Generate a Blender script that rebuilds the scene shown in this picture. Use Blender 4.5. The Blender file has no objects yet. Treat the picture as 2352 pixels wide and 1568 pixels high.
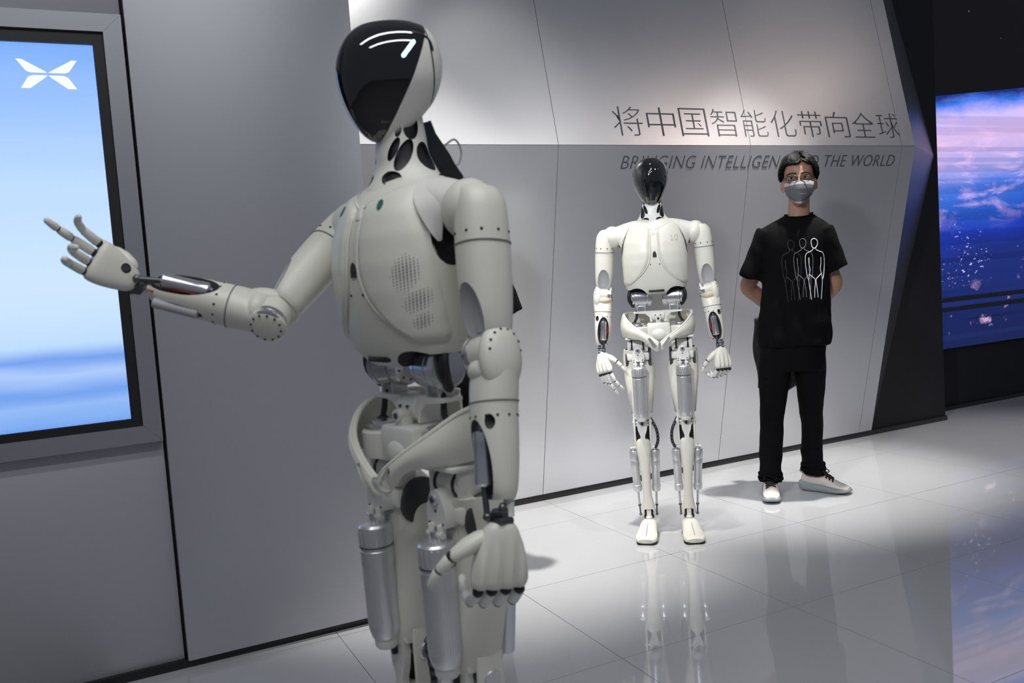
import bpy, bmesh, math, random
from math import sin, cos, pi, radians, sqrt
from mathutils import Matrix, Vector, noise as mnoise
from mathutils.bvhtree import BVHTree
random.seed(7)
scene = bpy.context.scene
COL = scene.collection

# ------------------------------------------------------------------ camera
FPX, PITCH, ROLL, YAW, CAM_H = 2011.5, radians(4.416), radians(-3.9595), radians(26.035), 1.30
F = Vector((sin(YAW)*cos(PITCH), cos(YAW)*cos(PITCH), -sin(PITCH)))
R0 = Vector((cos(YAW), -sin(YAW), 0)); U0 = R0.cross(F)
CR = R0*cos(ROLL) + U0*sin(ROLL); CU = U0*cos(ROLL) - R0*sin(ROLL)
cam_d = bpy.data.cameras.new('camera'); cam = bpy.data.objects.new('camera', cam_d); COL.objects.link(cam)
cam_d.sensor_width = 36.0; cam_d.sensor_fit = 'HORIZONTAL'; cam_d.lens = FPX/2352*36.0
cam_d.clip_start = 0.05; cam_d.clip_end = 60
M = Matrix((CR, CU, -F)).transposed().to_4x4(); M.translation = Vector((0, 0, CAM_H)); cam.matrix_world = M
cam_d.dof.use_dof = True; cam_d.dof.focus_distance = 4.15; cam_d.dof.aperture_fstop = 5.6
scene.camera = cam

# ------------------------------------------------------------------ world, lamps, exposure
scene.view_settings.view_transform = 'Standard'; scene.view_settings.look = 'None'
scene.view_settings.gamma = 1.0; scene.view_settings.use_curve_mapping = False
scene.view_settings.exposure = 0.0
w = bpy.data.worlds.new('hall'); scene.world = w; w.use_nodes = True
bg = w.node_tree.nodes['Background']; bg.inputs[0].default_value = (0.80, 0.86, 1.0, 1); bg.inputs[1].default_value = 0.15

def aim(o, loc, target):
    o.location = loc
    o.rotation_euler = (Vector(target)-Vector(loc)).to_track_quat('-Z', 'Y').to_euler()
def spot(name, loc, target, power, angle, blend=0.5, radius=0.05, col=(1, 0.97, 0.92)):
    d = bpy.data.lights.new(name, 'SPOT'); d.energy = power; d.spot_size = radians(angle); d.spot_blend = blend
    d.shadow_soft_size = radius; d.color = col
    o = bpy.data.objects.new(name, d); COL.objects.link(o); aim(o, loc, target); return o
def area(name, loc, target, power, sx, sy, col=(1, 1, 1)):
    d = bpy.data.lights.new(name, 'AREA'); d.shape = 'RECTANGLE'; d.size = sx; d.size_y = sy; d.energy = power; d.color = col
    o = bpy.data.objects.new(name, d); COL.objects.link(o); aim(o, loc, target); return o
spot('track_spot', (2.25, 2.80, 3.9), (2.42, 3.5, 0.6), 105, 36, 0.7, 0.04)
spot('track_spot', (3.5, 3.15, 3.9), (3.55, 3.80, 0.0), 740, 40, 0.9, 0.06)
spot('track_spot', (1.4, 3.15, 3.9), (1.6, 3.80, 0.0), 740, 40, 0.9, 0.06)
spot('track_spot', (5.1, 2.90, 3.9), (5.2, 3.40, 0.0), 260, 46, 0.9, 0.06)
spot('front_spot', (1.75, 1.15, 3.9), (2.60, 3.7, 0.8), 60, 30, 0.9, 0.10)
spot('wall_washer', (1.60, 3.0, 4.05), (1.15, 4.1, 2.8), 55, 40, 1.0, 0.15)
spot('wall_washer', (2.0, 2.95, 4.0), (2.0, 3.97, 1.98), 60, 34, 1.0, 0.08)
spot('wall_washer', (3.5, 1.3, 3.2), (2.1, 3.95, 2.0), 26, 34, 1.0, 0.15)
spot('wall_washer', (4.95, 1.6, 3.3), (3.3, 3.95, 2.05), 24, 40, 1.0, 0.15, (1.0, 0.80, 0.70))
spot('wall_washer', (6.4, 1.9, 3.7), (4.3, 3.97, 2.3), 9, 44, 1.0, 0.20, (1.0, 0.80, 0.70))
spot('wall_washer', (4.2, 2.6, 4.3), (4.2, 4.0, 2.3), 50, 40, 1.0, 0.20, (1.0, 0.82, 0.74))
spot('side_spot', (-0.23, 1.30, 2.75), (2.75, 3.7, 1.2), 330, 42, 0.8, 0.14, (0.88, 0.92, 1.0))
area('overhead_fill', (0.2, -0.6, 3.9), (0.2, -0.6, 0), 42, 3.2, 0.22, (0.95, 0.97, 1.0))  # added strip lamp: brightens the foreground and gives the visors a reflection
area('overhead_fill', (0.2, 0.7, 3.9), (0.2, 0.7, 0), 36, 3.2, 0.22, (0.95, 0.97, 1.0))  # second added fill strip, no known fixture behind it

# ------------------------------------------------------------------ materials
def mat(name, col, rough=0.5, metal=0.0, spec=0.5, coat=0.0, bump=0.0, bscale=200, var=0.0, vscale=6, emit=None, estr=1.0):
    m = bpy.data.materials.new(name); m.use_nodes = True; nt = m.node_tree; b = nt.nodes['Principled BSDF']
    b.inputs['Base Color'].default_value = (*col, 1); b.inputs['Roughness'].default_value = rough
    b.inputs['Metallic'].default_value = metal; b.inputs['Specular IOR Level'].default_value = spec
    if coat: b.inputs['Coat Weight'].default_value = coat; b.inputs['Coat Roughness'].default_value = 0.03
    if emit: b.inputs['Emission Color'].default_value = (*emit, 1); b.inputs['Emission Strength'].default_value = estr
    tc = None
    if bump or var:
        tc = nt.nodes.new('ShaderNodeTexCoord')
    if bump:
        n = nt.nodes.new('ShaderNodeTexNoise'); n.inputs['Scale'].default_value = bscale
        bp = nt.nodes.new('ShaderNodeBump'); bp.inputs['Strength'].default_value = bump; bp.inputs['Distance'].default_value = 0.002
        nt.links.new(tc.outputs['Object'], n.inputs['Vector']); nt.links.new(n.outputs[0], bp.inputs['Height']); nt.links.new(bp.outputs[0], b.inputs['Normal'])
    if var:
        n = nt.nodes.new('ShaderNodeTexNoise'); n.inputs['Scale'].default_value = vscale; n.inputs['Detail'].default_value = 5
        mx = nt.nodes.new('ShaderNodeMix'); mx.data_type = 'RGBA'
        mx.inputs['A'].default_value = (*[c*(1-var) for c in col], 1); mx.inputs['B'].default_value = (*[min(1, c*(1+var)) for c in col], 1)
        nt.links.new(tc.outputs['Object'], n.inputs['Vector']); nt.links.new(n.outputs[0], mx.inputs['Factor']); nt.links.new(mx.outputs['Result'], b.inputs['Base Color'])
    return m
IV = mat('ivory_plastic', (0.74, 0.725, 0.63), 0.38, var=0.05, bump=0.05, bscale=300)
IVW = mat('white_plastic', (0.76, 0.75, 0.69), 0.42)
GRY = mat('grey_plastic', (0.40, 0.40, 0.40), 0.5)
TAN = mat('tan_rubber', (0.62, 0.50, 0.33), 0.5)
STL = mat('steel', (0.72, 0.72, 0.74), 0.26, 0.95)
ALU = mat('brushed_aluminium', (0.72, 0.72, 0.73), 0.34, 0.75, bump=0.1, bscale=90)
DST = mat('dark_steel', (0.16, 0.16, 0.17), 0.35, 0.9)
BLK = mat('black_plastic', (0.012, 0.012, 0.013), 0.5)
VIS = mat('visor_black', (0.004, 0.004, 0.005), 0.04, spec=0.6, coat=1.0)
SEAM = mat('seam_grey', (0.22, 0.22, 0.21), 0.7)
TEAL = mat('teal_sticker', (0.03, 0.13, 0.14), 0.5)
MARK = mat('engraving', (0.52, 0.52, 0.49), 0.6)
RED = mat('red_wire', (0.55, 0.04, 0.03), 0.5); YEL = mat('yellow_wire', (0.75, 0.45, 0.04), 0.5)
GLOW = mat('blue_light', (0.6, 0.8, 1), 0.3, emit=(0.25, 0.52, 1.0), estr=4)
DIM = mat('unlit_light', (0.05, 0.07, 0.1), 0.1)

# ------------------------------------------------------------------ geometry helpers
class G:
    def __init__(s): s.v = []; s.f = []; s.m = []
    def add(s, v, f, mi=0, M=None):
        o = len(s.v)
        s.v += [tuple(M @ Vector(p)) if M else tuple(p) for p in v]
        s.f += [tuple(i+o for i in q) for q in f]; s.m += [mi]*len(f); return s
    def join(s, g, M=None, mi=None):
        o = len(s.v)
        s.v += [tuple(M @ Vector(p)) if M else p for p in g.v]
        s.f += [tuple(i+o for i in q) for q in g.f]; s.m += g.m if mi is None else [mi]*len(g.f); return s
def make(name, g, mats, parent=None, M=None, sharp=40, smooth=True, fix=True):
    me = bpy.data.meshes.new(name)
    me.from_pydata([tuple(M @ Vector(p)) for p in g.v] if M else g.v, [], g.f)
    if not isinstance(mats, (list, tuple)): mats = [mats]
    for m in mats: me.materials.append(m)
    if len(mats) > 1: me.polygons.foreach_set('material_index', g.m)
    if fix:
        bm = bmesh.new(); bm.from_mesh(me); bmesh.ops.recalc_face_normals(bm, faces=bm.faces); bm.to_mesh(me); bm.free()
    if smooth: shade(me, sharp)
    o = bpy.data.objects.new(name, me); COL.objects.link(o)
    if parent: o.parent = parent
    return o
def shade(me, sharp=40):
    me.polygons.foreach_set('use_smooth', [True]*len(me.polygons)); me.set_sharp_from_angle(angle=radians(sharp)); me.update()
def loft(rings, caps=(True, True), closed=True, mi=0):
    g = G(); n = len(rings[0]); v = []
    for r in rings: v += [tuple(p) for p in r]
    f = []
    for i in range(len(rings)-1):
        for j in range(n if closed else n-1):
            k = (j+1) % n
            f.append((i*n+j, i*n+k, (i+1)*n+k, (i+1)*n+j))
    if caps[0]: f.append(tuple(range(n))[::-1])
    if caps[1]: f.append(tuple((len(rings)-1)*n+j for j in range(n)))
    return g.add(v, f, mi)
def sec(cx, cy, z, rx, yf, yb, n=32, e=2.0):
    out = []
    for i in range(n):
        t = 2*pi*i/n; c, s = cos(t), sin(t)
        out.append((cx+rx*math.copysign(abs(c)**(2/e), c), cy+(yb if s > 0 else yf)*math.copysign(abs(s)**(2/e), s), z))
    return out
def spl(rows, n):                      # Catmull-Rom through table rows, n steps per span
    out = []
    for i in range(len(rows)-1):
        p0 = rows[max(i-1, 0)]; p1 = rows[i]; p2 = rows[i+1]; p3 = rows[min(i+2, len(rows)-1)]
        for k in range(n):
            t = k/n
            out.append([0.5*((2*b)+(-a+c)*t+(2*a-5*b+4*c-d)*t*t+(-a+3*b-3*c+d)*t**3) for a, b, c, d in zip(p0, p1, p2, p3)])
    out.append(list(rows[-1])); return out
def lin(rows, z):                      # piecewise linear lookup, rows sorted by first column
    if z <= rows[0][0]: return rows[0][1:]
    for a, b in zip(rows, rows[1:]):
        if z <= b[0]:
            t = (z-a[0])/(b[0]-a[0]); return [p+(q-p)*t for p, q in zip(a[1:], b[1:])]
    return rows[-1][1:]
def frame(o, z, hint_y):               # z axis, y close to the hint
    z = Vector(z).normalized(); y = Vector(hint_y); y = (y-z*y.dot(z)).normalized(); x = y.cross(z)
    m = Matrix((x, y, z)).transposed().to_4x4(); m.translation = Vector(o); return m
def T(x, y, z): return Matrix.Translation((x, y, z))
def RX(a): return Matrix.Rotation(radians(a), 4, 'X')
def RY(a): return Matrix.Rotation(radians(a), 4, 'Y')
def RZ(a): return Matrix.Rotation(radians(a), 4, 'Z')
def SC(x, y, z): return Matrix.Diagonal((x, y, z, 1))
def lathe(prof, n=24, mi=0, M=None):   # profile of (r, z)
    g = loft([[(r*cos(2*pi*i/n), r*sin(2*pi*i/n), z) for i in range(n)] for r, z in prof], mi=mi)
    return G().join(g, M) if M else g
def cyl(p, q, r, n=16, mi=0, r2=None, ch=0.0):
    p, q = Vector(p), Vector(q); L = (q-p).length; r2 = r if r2 is None else r2
    z = (q-p).normalized(); h = Vector((0, 1, 0)) if abs(z.y) < 0.9 else Vector((1, 0, 0))
    pr = [(r, 0), (r2, L)] if not ch else [(r-ch, 0), (r, ch), (r2, L-ch), (r2-ch, L)]
    return lathe(pr, n, mi, frame(p, z, h))
def tube(path, radii, n=12, mi=0, fl=1.0, hint=None, round_ends=True):
    P = [Vector(p) for p in path]
    if not hasattr(radii, '__len__'): radii = [radii]*len(P)
    rings = []; up = Vector(hint) if hint else None
    for i, p in enumerate(P):
        d = (P[min(i+1, len(P)-1)]-P[max(i-1, 0)]).normalized()
        if up is None: up = Vector((0, 0, 1)) if abs(d.z) < 0.9 else Vector((0, 1, 0))
        a = (up-d*up.dot(d)).normalized(); b = d.cross(a); up = a
        rs = radii[i]
        ring = [tuple(p+(a*cos(2*pi*k/n)*fl+b*sin(2*pi*k/n))*rs) for k in range(n)]
        if i == 0 and round_ends:
            for s, h in ((0.35, 0.95), (0.75, 0.6)): rings.append([tuple(p-d*rs*h+(a*cos(2*pi*k/n)*fl+b*sin(2*pi*k/n))*rs*s) for k in range(n)])
        rings.append(ring)
        if i == len(P)-1 and round_ends:
            for s, h in ((0.75, 0.6), (0.35, 0.95)): rings.append([tuple(p+d*rs*h+(a*cos(2*pi*k/n)*fl+b*sin(2*pi*k/n))*rs*s) for k in range(n)])
    return loft(rings, mi=mi)
def smooth_path(pts, n=6): return [tuple(p) for p in spl([list(p) for p in pts], n)]
def rbox(sx, sy, sz, b=0.004, M=None, mi=0, seg=2):
    bm = bmesh.new(); bmesh.ops.create_cube(bm, size=1.0, matrix=SC(sx, sy, sz))
    if b: bmesh.ops.bevel(bm, geom=bm.edges[:], offset=b, segments=seg, affect='EDGES', profile=0.5)
    g = G().add([tuple(v.co) for v in bm.verts], [tuple(v.index for v in f.verts) for f in bm.faces], mi, M)
    bm.free(); return g
def ell(c, r, n=20, m=12, mi=0, M=None):
    rings = []
    for i in range(m+1):
        t = -pi/2+pi*i/m; k = max(cos(t), 0.02)
        rings.append([(c[0]+r[0]*k*cos(2*pi*j/n), c[1]+r[1]*k*sin(2*pi*j/n), c[2]+r[2]*sin(t)) for j in range(n)])
    g = loft(rings, mi=mi); return G().join(g, M) if M else g
def prism(poly, d0, d1, M=None, mi=0):  # polygon in x,z extruded along y
    n = len(poly)
    v = [(x, d0, z) for x, z in poly]+[(x, d1, z) for x, z in poly]
    f = [tuple(range(n)), tuple(range(2*n-1, n-1, -1))]+[(i, n+i, n+(i+1) % n, (i+1) % n) for i in range(n)]
    return G().add(v, f, mi, M)
def bake(o, mods):                     # apply a list of (type, settings) to an object's mesh
    for t, kw in mods:
        md = o.modifiers.new(t, t)
        for k, v in kw.items(): setattr(md, k, v)
    dg = bpy.context.evaluated_depsgraph_get(); dg.update()
    me = bpy.data.meshes.new_from_object(o.evaluated_get(dg)); o.modifiers.clear()
    old = o.data; o.data = me; me.name = o.name; bpy.data.meshes.remove(old); return o
def cut(o, cutters, sharp=40, m=None):
    g = G()
    for c in cutters: g.join(c, mi=0)
    c = make('cutter', g, m or BLK, o.parent)
    bake(o, [('BOOLEAN', dict(object=c, operation='DIFFERENCE', solver='EXACT', use_self=True, material_mode='TRANSFER' if m else 'INDEX'))])
    me = c.data; bpy.data.objects.remove(c); bpy.data.meshes.remove(me)
    shade(o.data, sharp); return o
def sliced(g, co, no, keep_outer, M=None):   # part of closed g on one side of a plane, cap filled
    bm = bmesh.new(); vs = [bm.verts.new(p) for p in g.v]; bm.verts.ensure_lookup_table()
    for f in g.f:
        try: bm.faces.new([vs[i] for i in f])
        except ValueError: pass
    r = bmesh.ops.bisect_plane(bm, geom=bm.verts[:]+bm.edges[:]+bm.faces[:], plane_co=co, plane_no=no, clear_outer=not keep_outer, clear_inner=keep_outer)
    ed = [e for e in r['geom_cut'] if isinstance(e, bmesh.types.BMEdge)]
    if ed: bmesh.ops.holes_fill(bm, edges=ed)
    bm.verts.index_update()
    out = G().add([tuple(v.co) for v in bm.verts], [tuple(v.index for v in f.verts) for f in bm.faces]); bm.free(); return out
def empty(name, loc, rz=0, sc=1.0):
    o = bpy.data.objects.new(name, None); COL.objects.link(o); o.location = loc; o.rotation_euler = (0, 0, rz); o.scale = (sc, sc, sc)
    o.empty_display_size = 0.1; return o
def tag(o, label, cat, group=None):
    o['label'] = label; o['category'] = cat
    if group: o['group'] = group
    return o
def struct(o): o['kind'] = 'structure'; return o
def text_mesh(body, size, thin=0.0, shear=0.0, spacing=1.0, extrude=0.001):
    c = bpy.data.curves.new('lettering', 'FONT'); c.body = body; c.size = size; c.shear = shear; c.space_character = spacing
    c.offset = -thin; c.extrude = extrude; c.resolution_u = 4
    o = bpy.data.objects.new('lettering', c); COL.objects.link(o)
    dg = bpy.context.evaluated_depsgraph_get(); dg.update()
    me = bpy.data.meshes.new_from_object(o.evaluated_get(dg)); bpy.data.objects.remove(o); bpy.data.curves.remove(c)
    return me

# ================================================================== the setting
def node_mat(name):
    m = bpy.data.materials.new(name); m.use_nodes = True; nt = m.node_tree
    return m, nt, nt.nodes['Principled BSDF'], lambda t, **kw: _nd(nt, t, kw)
def _nd(nt, t, kw):
    n = nt.nodes.new('ShaderNode'+t)
    for k, v in kw.items(): setattr(n, k, v)
    return n
def ramp(nt, stops, fac):
    r = nt.nodes.new('ShaderNodeValToRGB'); cr = r.color_ramp
    while len(cr.elements) < len(stops): cr.elements.new(0.5)
    for e, (p, c) in zip(cr.elements, stops): e.position = p; e.color = (*c, 1)
    nt.links.new(fac, r.inputs[0]); return r
PANEL = mat('satin_silver_panel', (0.72, 0.725, 0.75), 0.34, 0.70, bump=0.03, bscale=400)
LPANEL = mat('satin_grey_panel', (0.50, 0.50, 0.53), 0.46, 0.5, bump=0.03, bscale=400)
FRAME = mat('anodised_frame', (0.36, 0.36, 0.39), 0.45, 0.7)
DARKW = mat('charcoal_wall', (0.018, 0.018, 0.021), 0.6, spec=0.25)
SKIRT = mat('black_skirting', (0.012, 0.012, 0.013), 0.3)
LETTER = mat('dark_grey_vinyl', (0.075, 0.08, 0.09), 0.45)
TILE = mat('polished_tile', (0.53, 0.535, 0.55), 0.025, spec=1.0, var=0.02, vscale=2)
GROUT = mat('grout', (0.20, 0.20, 0.21), 0.6)

# floor of polished square tiles
floor = struct(make('floor', rbox(16.0, 16.0, 0.05, 0, T(4, 3, -0.029)), GROUT, smooth=False))
TS, GAP = 0.757, 0.0022
tg = rbox(TS-GAP, TS-GAP, 0.02, 0, T(0, 0, -0.01)); tile_me = None
for ix in range(-2, 12):
    for iy in range(-3, 6):
        x = 1.505+TS*(ix+0.5); y = 2.409+TS*(iy+0.5)-TS
        if x > 8.6 or y > 5.2 or x < -0.9 or y < -0.2: continue
        if tile_me is None:
            t0 = make('tile', tg, TILE, floor, smooth=False); tile_me = t0.data; t0.location = (x, y, 0)
        else:
            t = bpy.data.objects.new('tile', tile_me); COL.objects.link(t); t.parent = floor; t.location = (x, y, 0)

# faceted back wall of folded metal panels
CRY, CRZ, BY, TOPZ, EX = 3.932, 1.936, 4.365, 3.98, 4.885
SLU = (BY-CRY)/(TOPZ-CRZ)
wall_back = struct(make('wall_back', rbox(9.2, 0.06, 4.2, 0, T(3.4-2.33, BY+0.09, 2.08)), DARKW, smooth=False))
XS = [0.93, 2.261, 3.526, 4.764, EX]
def plate(quad, th, name, m, parent):
    a, b, c, d = [Vector(p) for p in quad]; n = (b-a).cross(d-a).normalized()
    if n.y > 0: n = -n
    g = G(); v = [a, b, c, d]; v2 = [p-n*th for p in v]
    g.add([tuple(p) for p in v+v2], [(0, 1, 2, 3), (7, 6, 5, 4), (0, 4, 5, 1), (1, 5, 6, 2), (2, 6, 7, 3), (3, 7, 4, 0)])
    return make(name, g, m, parent, smooth=False)
s = 0.0016
for x0, x1 in zip(XS, XS[1:]):
    last = x1 == EX
    plate([(x0+s, BY, 0.035), (x1-(0 if last else s), BY, 0.035), (x1-(0 if last else s), CRY+0.0006, CRZ-s), (x0+s, CRY+0.0006, CRZ-s)], 0.012, 'wall_panel', PANEL, wall_back)
    plate([(x0+s, CRY+0.0006, CRZ+s), (x1-(0 if last else s), CRY+0.0006, CRZ+s), (x1-(0 if last else s), BY, TOPZ), (x0+s, BY, TOPZ)], 0.012, 'wall_panel', PANEL, wall_back)
TIP = (5.63, BY+0.012, 1.938)
for tri, nm in ((((EX, BY, 0.035), TIP, (EX, CRY, CRZ)), 'return_panel'), (((EX, CRY, CRZ), TIP, (EX, BY, TOPZ)), 'return_panel')):
    a, b, c = [Vector(p) for p in tri]; n = (b-a).cross(c-a).normalized()
    if n.y > 0: n = -n
    v = [a, b, c, a-n*0.01, b-n*0.01, c-n*0.01]
    make(nm, G().add([tuple(p) for p in v], [(0, 1, 2), (5, 4, 3), (0, 3, 4, 1), (1, 4, 5, 2), (2, 5, 3, 0)]), mat('dark_satin_return', (0.16, 0.16, 0.18), 0.38, 0.8), wall_back, smooth=False)
struct(make('baseboard_back', rbox(5.67-0.93, 0.03, 0.035, 0.002, T((5.67+0.93)/2, BY+0.012, 0.0175)), SKIRT))

# wall lettering on the two facets
def letter(body, size, x_left, x_right, plane, at, thin, shear=0.0, spacing=1.0, name='lettering'):
    me = text_mesh(body, size, thin, shear, spacing)
    xs = [v.co.x for v in me.vertices]; ys = [v.co.y for v in me.vertices]
    zs = [v.co.z for v in me.vertices]; me.materials.clear(); me.materials.append(LETTER)
    sx = (x_right-x_left)/(max(xs)-min(xs)); sy = (at[1]-at[0])/(max(ys)-min(ys)); x0, y0 = min(xs), min(ys)
    up = plane.normalized(); nrm = Vector((1, 0, 0)).cross(up)
    org = Vector((0, CRY, CRZ))
    for v in me.vertices:
        p = org+Vector((x_left+(v.co.x-x0)*sx, 0, 0))+up*(at[0]+(v.co.y-y0)*sy)+nrm*(0.0006+v.co.z)
        v.co = p
    o = bpy.data.objects.new(name, me); COL.objects.link(o); o.parent = wall_back; return o
UPV = Vector((0, BY-CRY, TOPZ-CRZ)); LOV = Vector((0, CRY-BY, CRZ))
# each character measured on the wall: (left, right)
chars = '将中国智能化带向全球'
for i, ch in enumerate(chars):
    xl = 2.618+i*(4.585-2.618)/9
    letter(ch, 0.2, xl, xl+0.185, UPV, (0.053, 0.215), 0.0034)
letter('BRINGING INTELLIGENCE TO THE WORLD', 0.09, 2.645, 4.715, LOV, (-0.125, -0.055), 0.0011, shear=0.24, spacing=1.06)

# dark wall and the big video wall beyond
struct(make('wall_right', rbox(2.6, 0.05, 4.2, 0, T(7.2, 4.66, 2.1)), DARKW, smooth=False))
ws = struct(make('wall_side', rbox(0.79, 0.24, 4.2, 0, T(5.275, BY+0.135, 2.1)), DARKW, smooth=False))
struct(make('baseboard_right', rbox(2.2, 0.03, 0.03, 0.002, T(6.78, 4.625, 0.015)), SKIRT))
def video_mat():
    m, nt, b, N = node_mat('earth_video'); L = nt.links.new
    tc = N('TexCoord'); sp = N('SeparateXYZ'); L(tc.outputs['Object'], sp.inputs[0])
    def math_(op, a, b2):
        n = N('Math', operation=op)
        for k, q in enumerate((a, b2)):
            if hasattr(q, 'links'): L(q, n.inputs[k])
            else: n.inputs[k].default_value = q
        return n.outputs[0]
    def noise(scale, vec=(1, 1, 1), off=(0, 0, 0), detail=6, rough=0.6, dist=0.0):
        mp = N('Mapping'); mp.inputs['Scale'].default_value = vec; mp.inputs['Location'].default_value = off
        n = N('TexNoise'); n.inputs['Scale'].default_value = scale; n.inputs['Detail'].default_value = detail; n.inputs['Roughness'].default_value = rough
        n.inputs['Distortion'].default_value = dist
        L(tc.outputs['Object'], mp.inputs[0]); L(mp.outputs[0], n.inputs['Vector']); return n.outputs[0]
    def mix(fac, a, b2, bt='MIX'):
        n = N('Mix', data_type='RGBA', blend_type=bt)
        for k, q in (('Factor', fac), ('A', a), ('B', b2)):
            if hasattr(q, 'links'): L(q, n.inputs[k])
            else: n.inputs[k].default_value = q if k == 'Factor' else (*q, 1)
        return n.outputs['Result']
    # height 0 at the foot of the screen, curved horizon
    x, z = sp.outputs['X'], sp.outputs['Z']
    wob = math_('MULTIPLY', math_('SUBTRACT', noise(1.6, (1, 1, 2.2)), 0.5), 0.22)
    zz = math_('SUBTRACT', z, math_('MULTIPLY', math_('SUBTRACT', x, 5.9), 0.09))
    h = math_('DIVIDE', math_('SUBTRACT', math_('ADD', zz, wob), 0.49), 1.95)
    base = ramp(nt, [(0.0, (0.010, 0.018, 0.09)), (0.36, (0.01, 0.022, 0.16)), (0.44, (0.012, 0.035, 0.36)), (0.54, (0.02, 0.09, 0.45)),
                     (0.62, (0.06, 0.16, 0.62)), (0.69, (0.30, 0.30, 0.68)), (0.80, (0.56, 0.40, 0.66)), (0.89, (0.50, 0.42, 0.80)), (0.945, (0.04, 0.16, 0.70)), (0.985, (0.008, 0.02, 0.16))], h).outputs[0]
    cl = ramp(nt, [(0.50, (0, 0, 0)), (0.66, (1, 1, 1))], noise(2.6, (1, 1, 3.4), (3, 0, 1), 9, 0.6, 0.5)).outputs[0]
    band = ramp(nt, [(0.44, (0, 0, 0)), (0.58, (0.55, 0.55, 0.55)), (0.74, (0.75, 0.75, 0.75)), (0.92, (0.1, 0.1, 0.1))], h).outputs[0]
    c1 = mix(math_('MULTIPLY', cl, band), base, (0.72, 0.50, 0.78))
    lo = ramp(nt, [(0.60, (0, 0, 0)), (0.68, (1, 1, 1))], noise(5.0, (1, 1, 1.3), (9, 2, 4), 10, 0.6, 0.3)).outputs[0]
    lob = ramp(nt, [(0.02, (1, 1, 1)), (0.16, (0.8, 0.8, 0.8)), (0.26, (0, 0, 0))], h).outputs[0]
    c2 = mix(math_('MULTIPLY', lo, lob), c1, (0.60, 0.40, 0.62))
    gl = ramp(nt, [(0.60, (0, 0, 0)), (0.66, (1, 1, 1))], noise(22, (1, 1, 2.0), (1, 5, 2), 4, 0.6)).outputs[0]
    mask = ramp(nt, [(0.50, (0, 0, 0)), (0.58, (1, 1, 1))], noise(2.4, (1, 1, 1.6), (4, 1, 7), 3)).outputs[0]
    glb = ramp(nt, [(0.22, (0, 0, 0)), (0.3, (1, 1, 1)), (0.44, (1, 1, 1)), (0.52, (0, 0, 0))], h).outputs[0]
    c3 = mix(math_('MULTIPLY', math_('MULTIPLY', gl, mask), glb), c2, (0.55, 0.6, 0.95))
    # dark video scan bands
    wv = ramp(nt, [(0.50, (1, 1, 1)), (0.56, (0.80, 0.80, 0.83))], noise(1.0, (0.15, 1, 13), (2, 0, 0), 1)).outputs[0]
    c4 = mix(1.0, c3, wv, 'MULTIPLY')
    bars = ramp(nt, [(0.55, (0, 0, 0)), (0.58, (1, 1, 1))], noise(1.0, (0.1, 1, 17), (7, 0, 3), 1)).outputs[0]
    bb = ramp(nt, [(0.05, (0, 0, 0)), (0.1, (1, 1, 1)), (0.2, (1, 1, 1)), (0.23, (0, 0, 0))], h).outputs[0]
    c5 = mix(math_('MULTIPLY', bars, bb), c4, (0.006, 0.007, 0.012))
    # space above the horizon with stars
    vo = N('TexVoronoi'); vo.inputs['Scale'].default_value = 7.0; L(tc.outputs['Object'], vo.inputs['Vector'])
    st = ramp(nt, [(0.0, (0.8, 0.85, 1)), (0.022, (0.5, 0.55, 0.7)), (0.038, (0.004, 0.004, 0.005))], vo.outputs['Distance']).outputs[0]
    sky = N('Math', operation='GREATER_THAN'); hz = math_('DIVIDE', math_('SUBTRACT', zz, 0.49), 1.95); L(hz, sky.inputs[0]); sky.inputs[1].default_value = 0.985
    fin = mix(sky.outputs[0], c5, st)
    b.inputs['Base Color'].default_value = (0.006, 0.006, 0.006, 1); b.inputs['Roughness'].default_value = 0.6; b.inputs['Specular IOR Level'].default_value = 0.15
    L(fin, b.inputs['Emission Color']); b.inputs['Emission Strength'].default_value = 1.3
    return m
vw = empty('video_wall', (7.1, 4.60, 0.49)); tag(vw, 'big video wall showing the earth from space behind the dark corner', 'screen')
o = make('screen', rbox(2.5, 0.03, 3.6, 0.002, T(7.1, 4.60, 2.29)), video_mat(), vw, smooth=False); o.matrix_parent_inverse = T(-7.1, -4.60, -0.49)
o = make('casing', rbox(2.54, 0.05, 3.62, 0.004, T(7.1, 4.642, 2.29)), BLK, vw, smooth=False); o.matrix_parent_inverse = T(-7.1, -4.60, -0.49)

# near left wall with the recessed screen kiosk
LY, LEX, SX = 3.2, 0.992, 0.219
wall_left = struct(make('wall_left', rbox(4.0, 0.5, 4.0, 0, T(LEX-0.03-2.0, LY+0.30, 2.03)), DARKW, smooth=False))
make('wall_panel', rbox(LEX-SX-0.004, 0.05, 4.0-0.03, 0.0015, T((LEX+SX)/2+0.002, LY+0.025, 2.015)), LPANEL, wall_left)
make('end_panel', rbox(0.02, 1.25, 4.0-0.03, 0.001, T(LEX-0.0105, LY+0.05+0.626, 2.015)), LPANEL, wall_left)
make('wall_panel', rbox(2.6, 0.02, 0.83-0.03, 0.001, T(SX-0.006-1.3, LY+0.045, 0.43)), LPANEL, wall_left)
make('wall_panel', rbox(2.6, 0.02, 1.75, 0.001, T(SX-0.006-1.3, LY+0.045, 2.24+0.875)), LPANEL, wall_left)
struct(make('baseboard_left', rbox(4.0, 0.02, 0.03, 0.001, T(LEX-2.0, LY+0.03, 0.015)), SKIRT))
FX1, FZ0, FZ1, FW = 0.2115, 0.816, 2.2345, 0.058; FX0 = -0.68
kx, kz = (FX0+FX1)/2, (FZ0+FZ1)/2
kiosk = empty('display_kiosk', (kx, LY, FZ0)); tag(kiosk, 'portrait wall display with bright blue screen in a grey metal frame', 'display')
def ks(o): o.matrix_parent_inverse = T(-kx, -LY, -FZ0); return o
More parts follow.
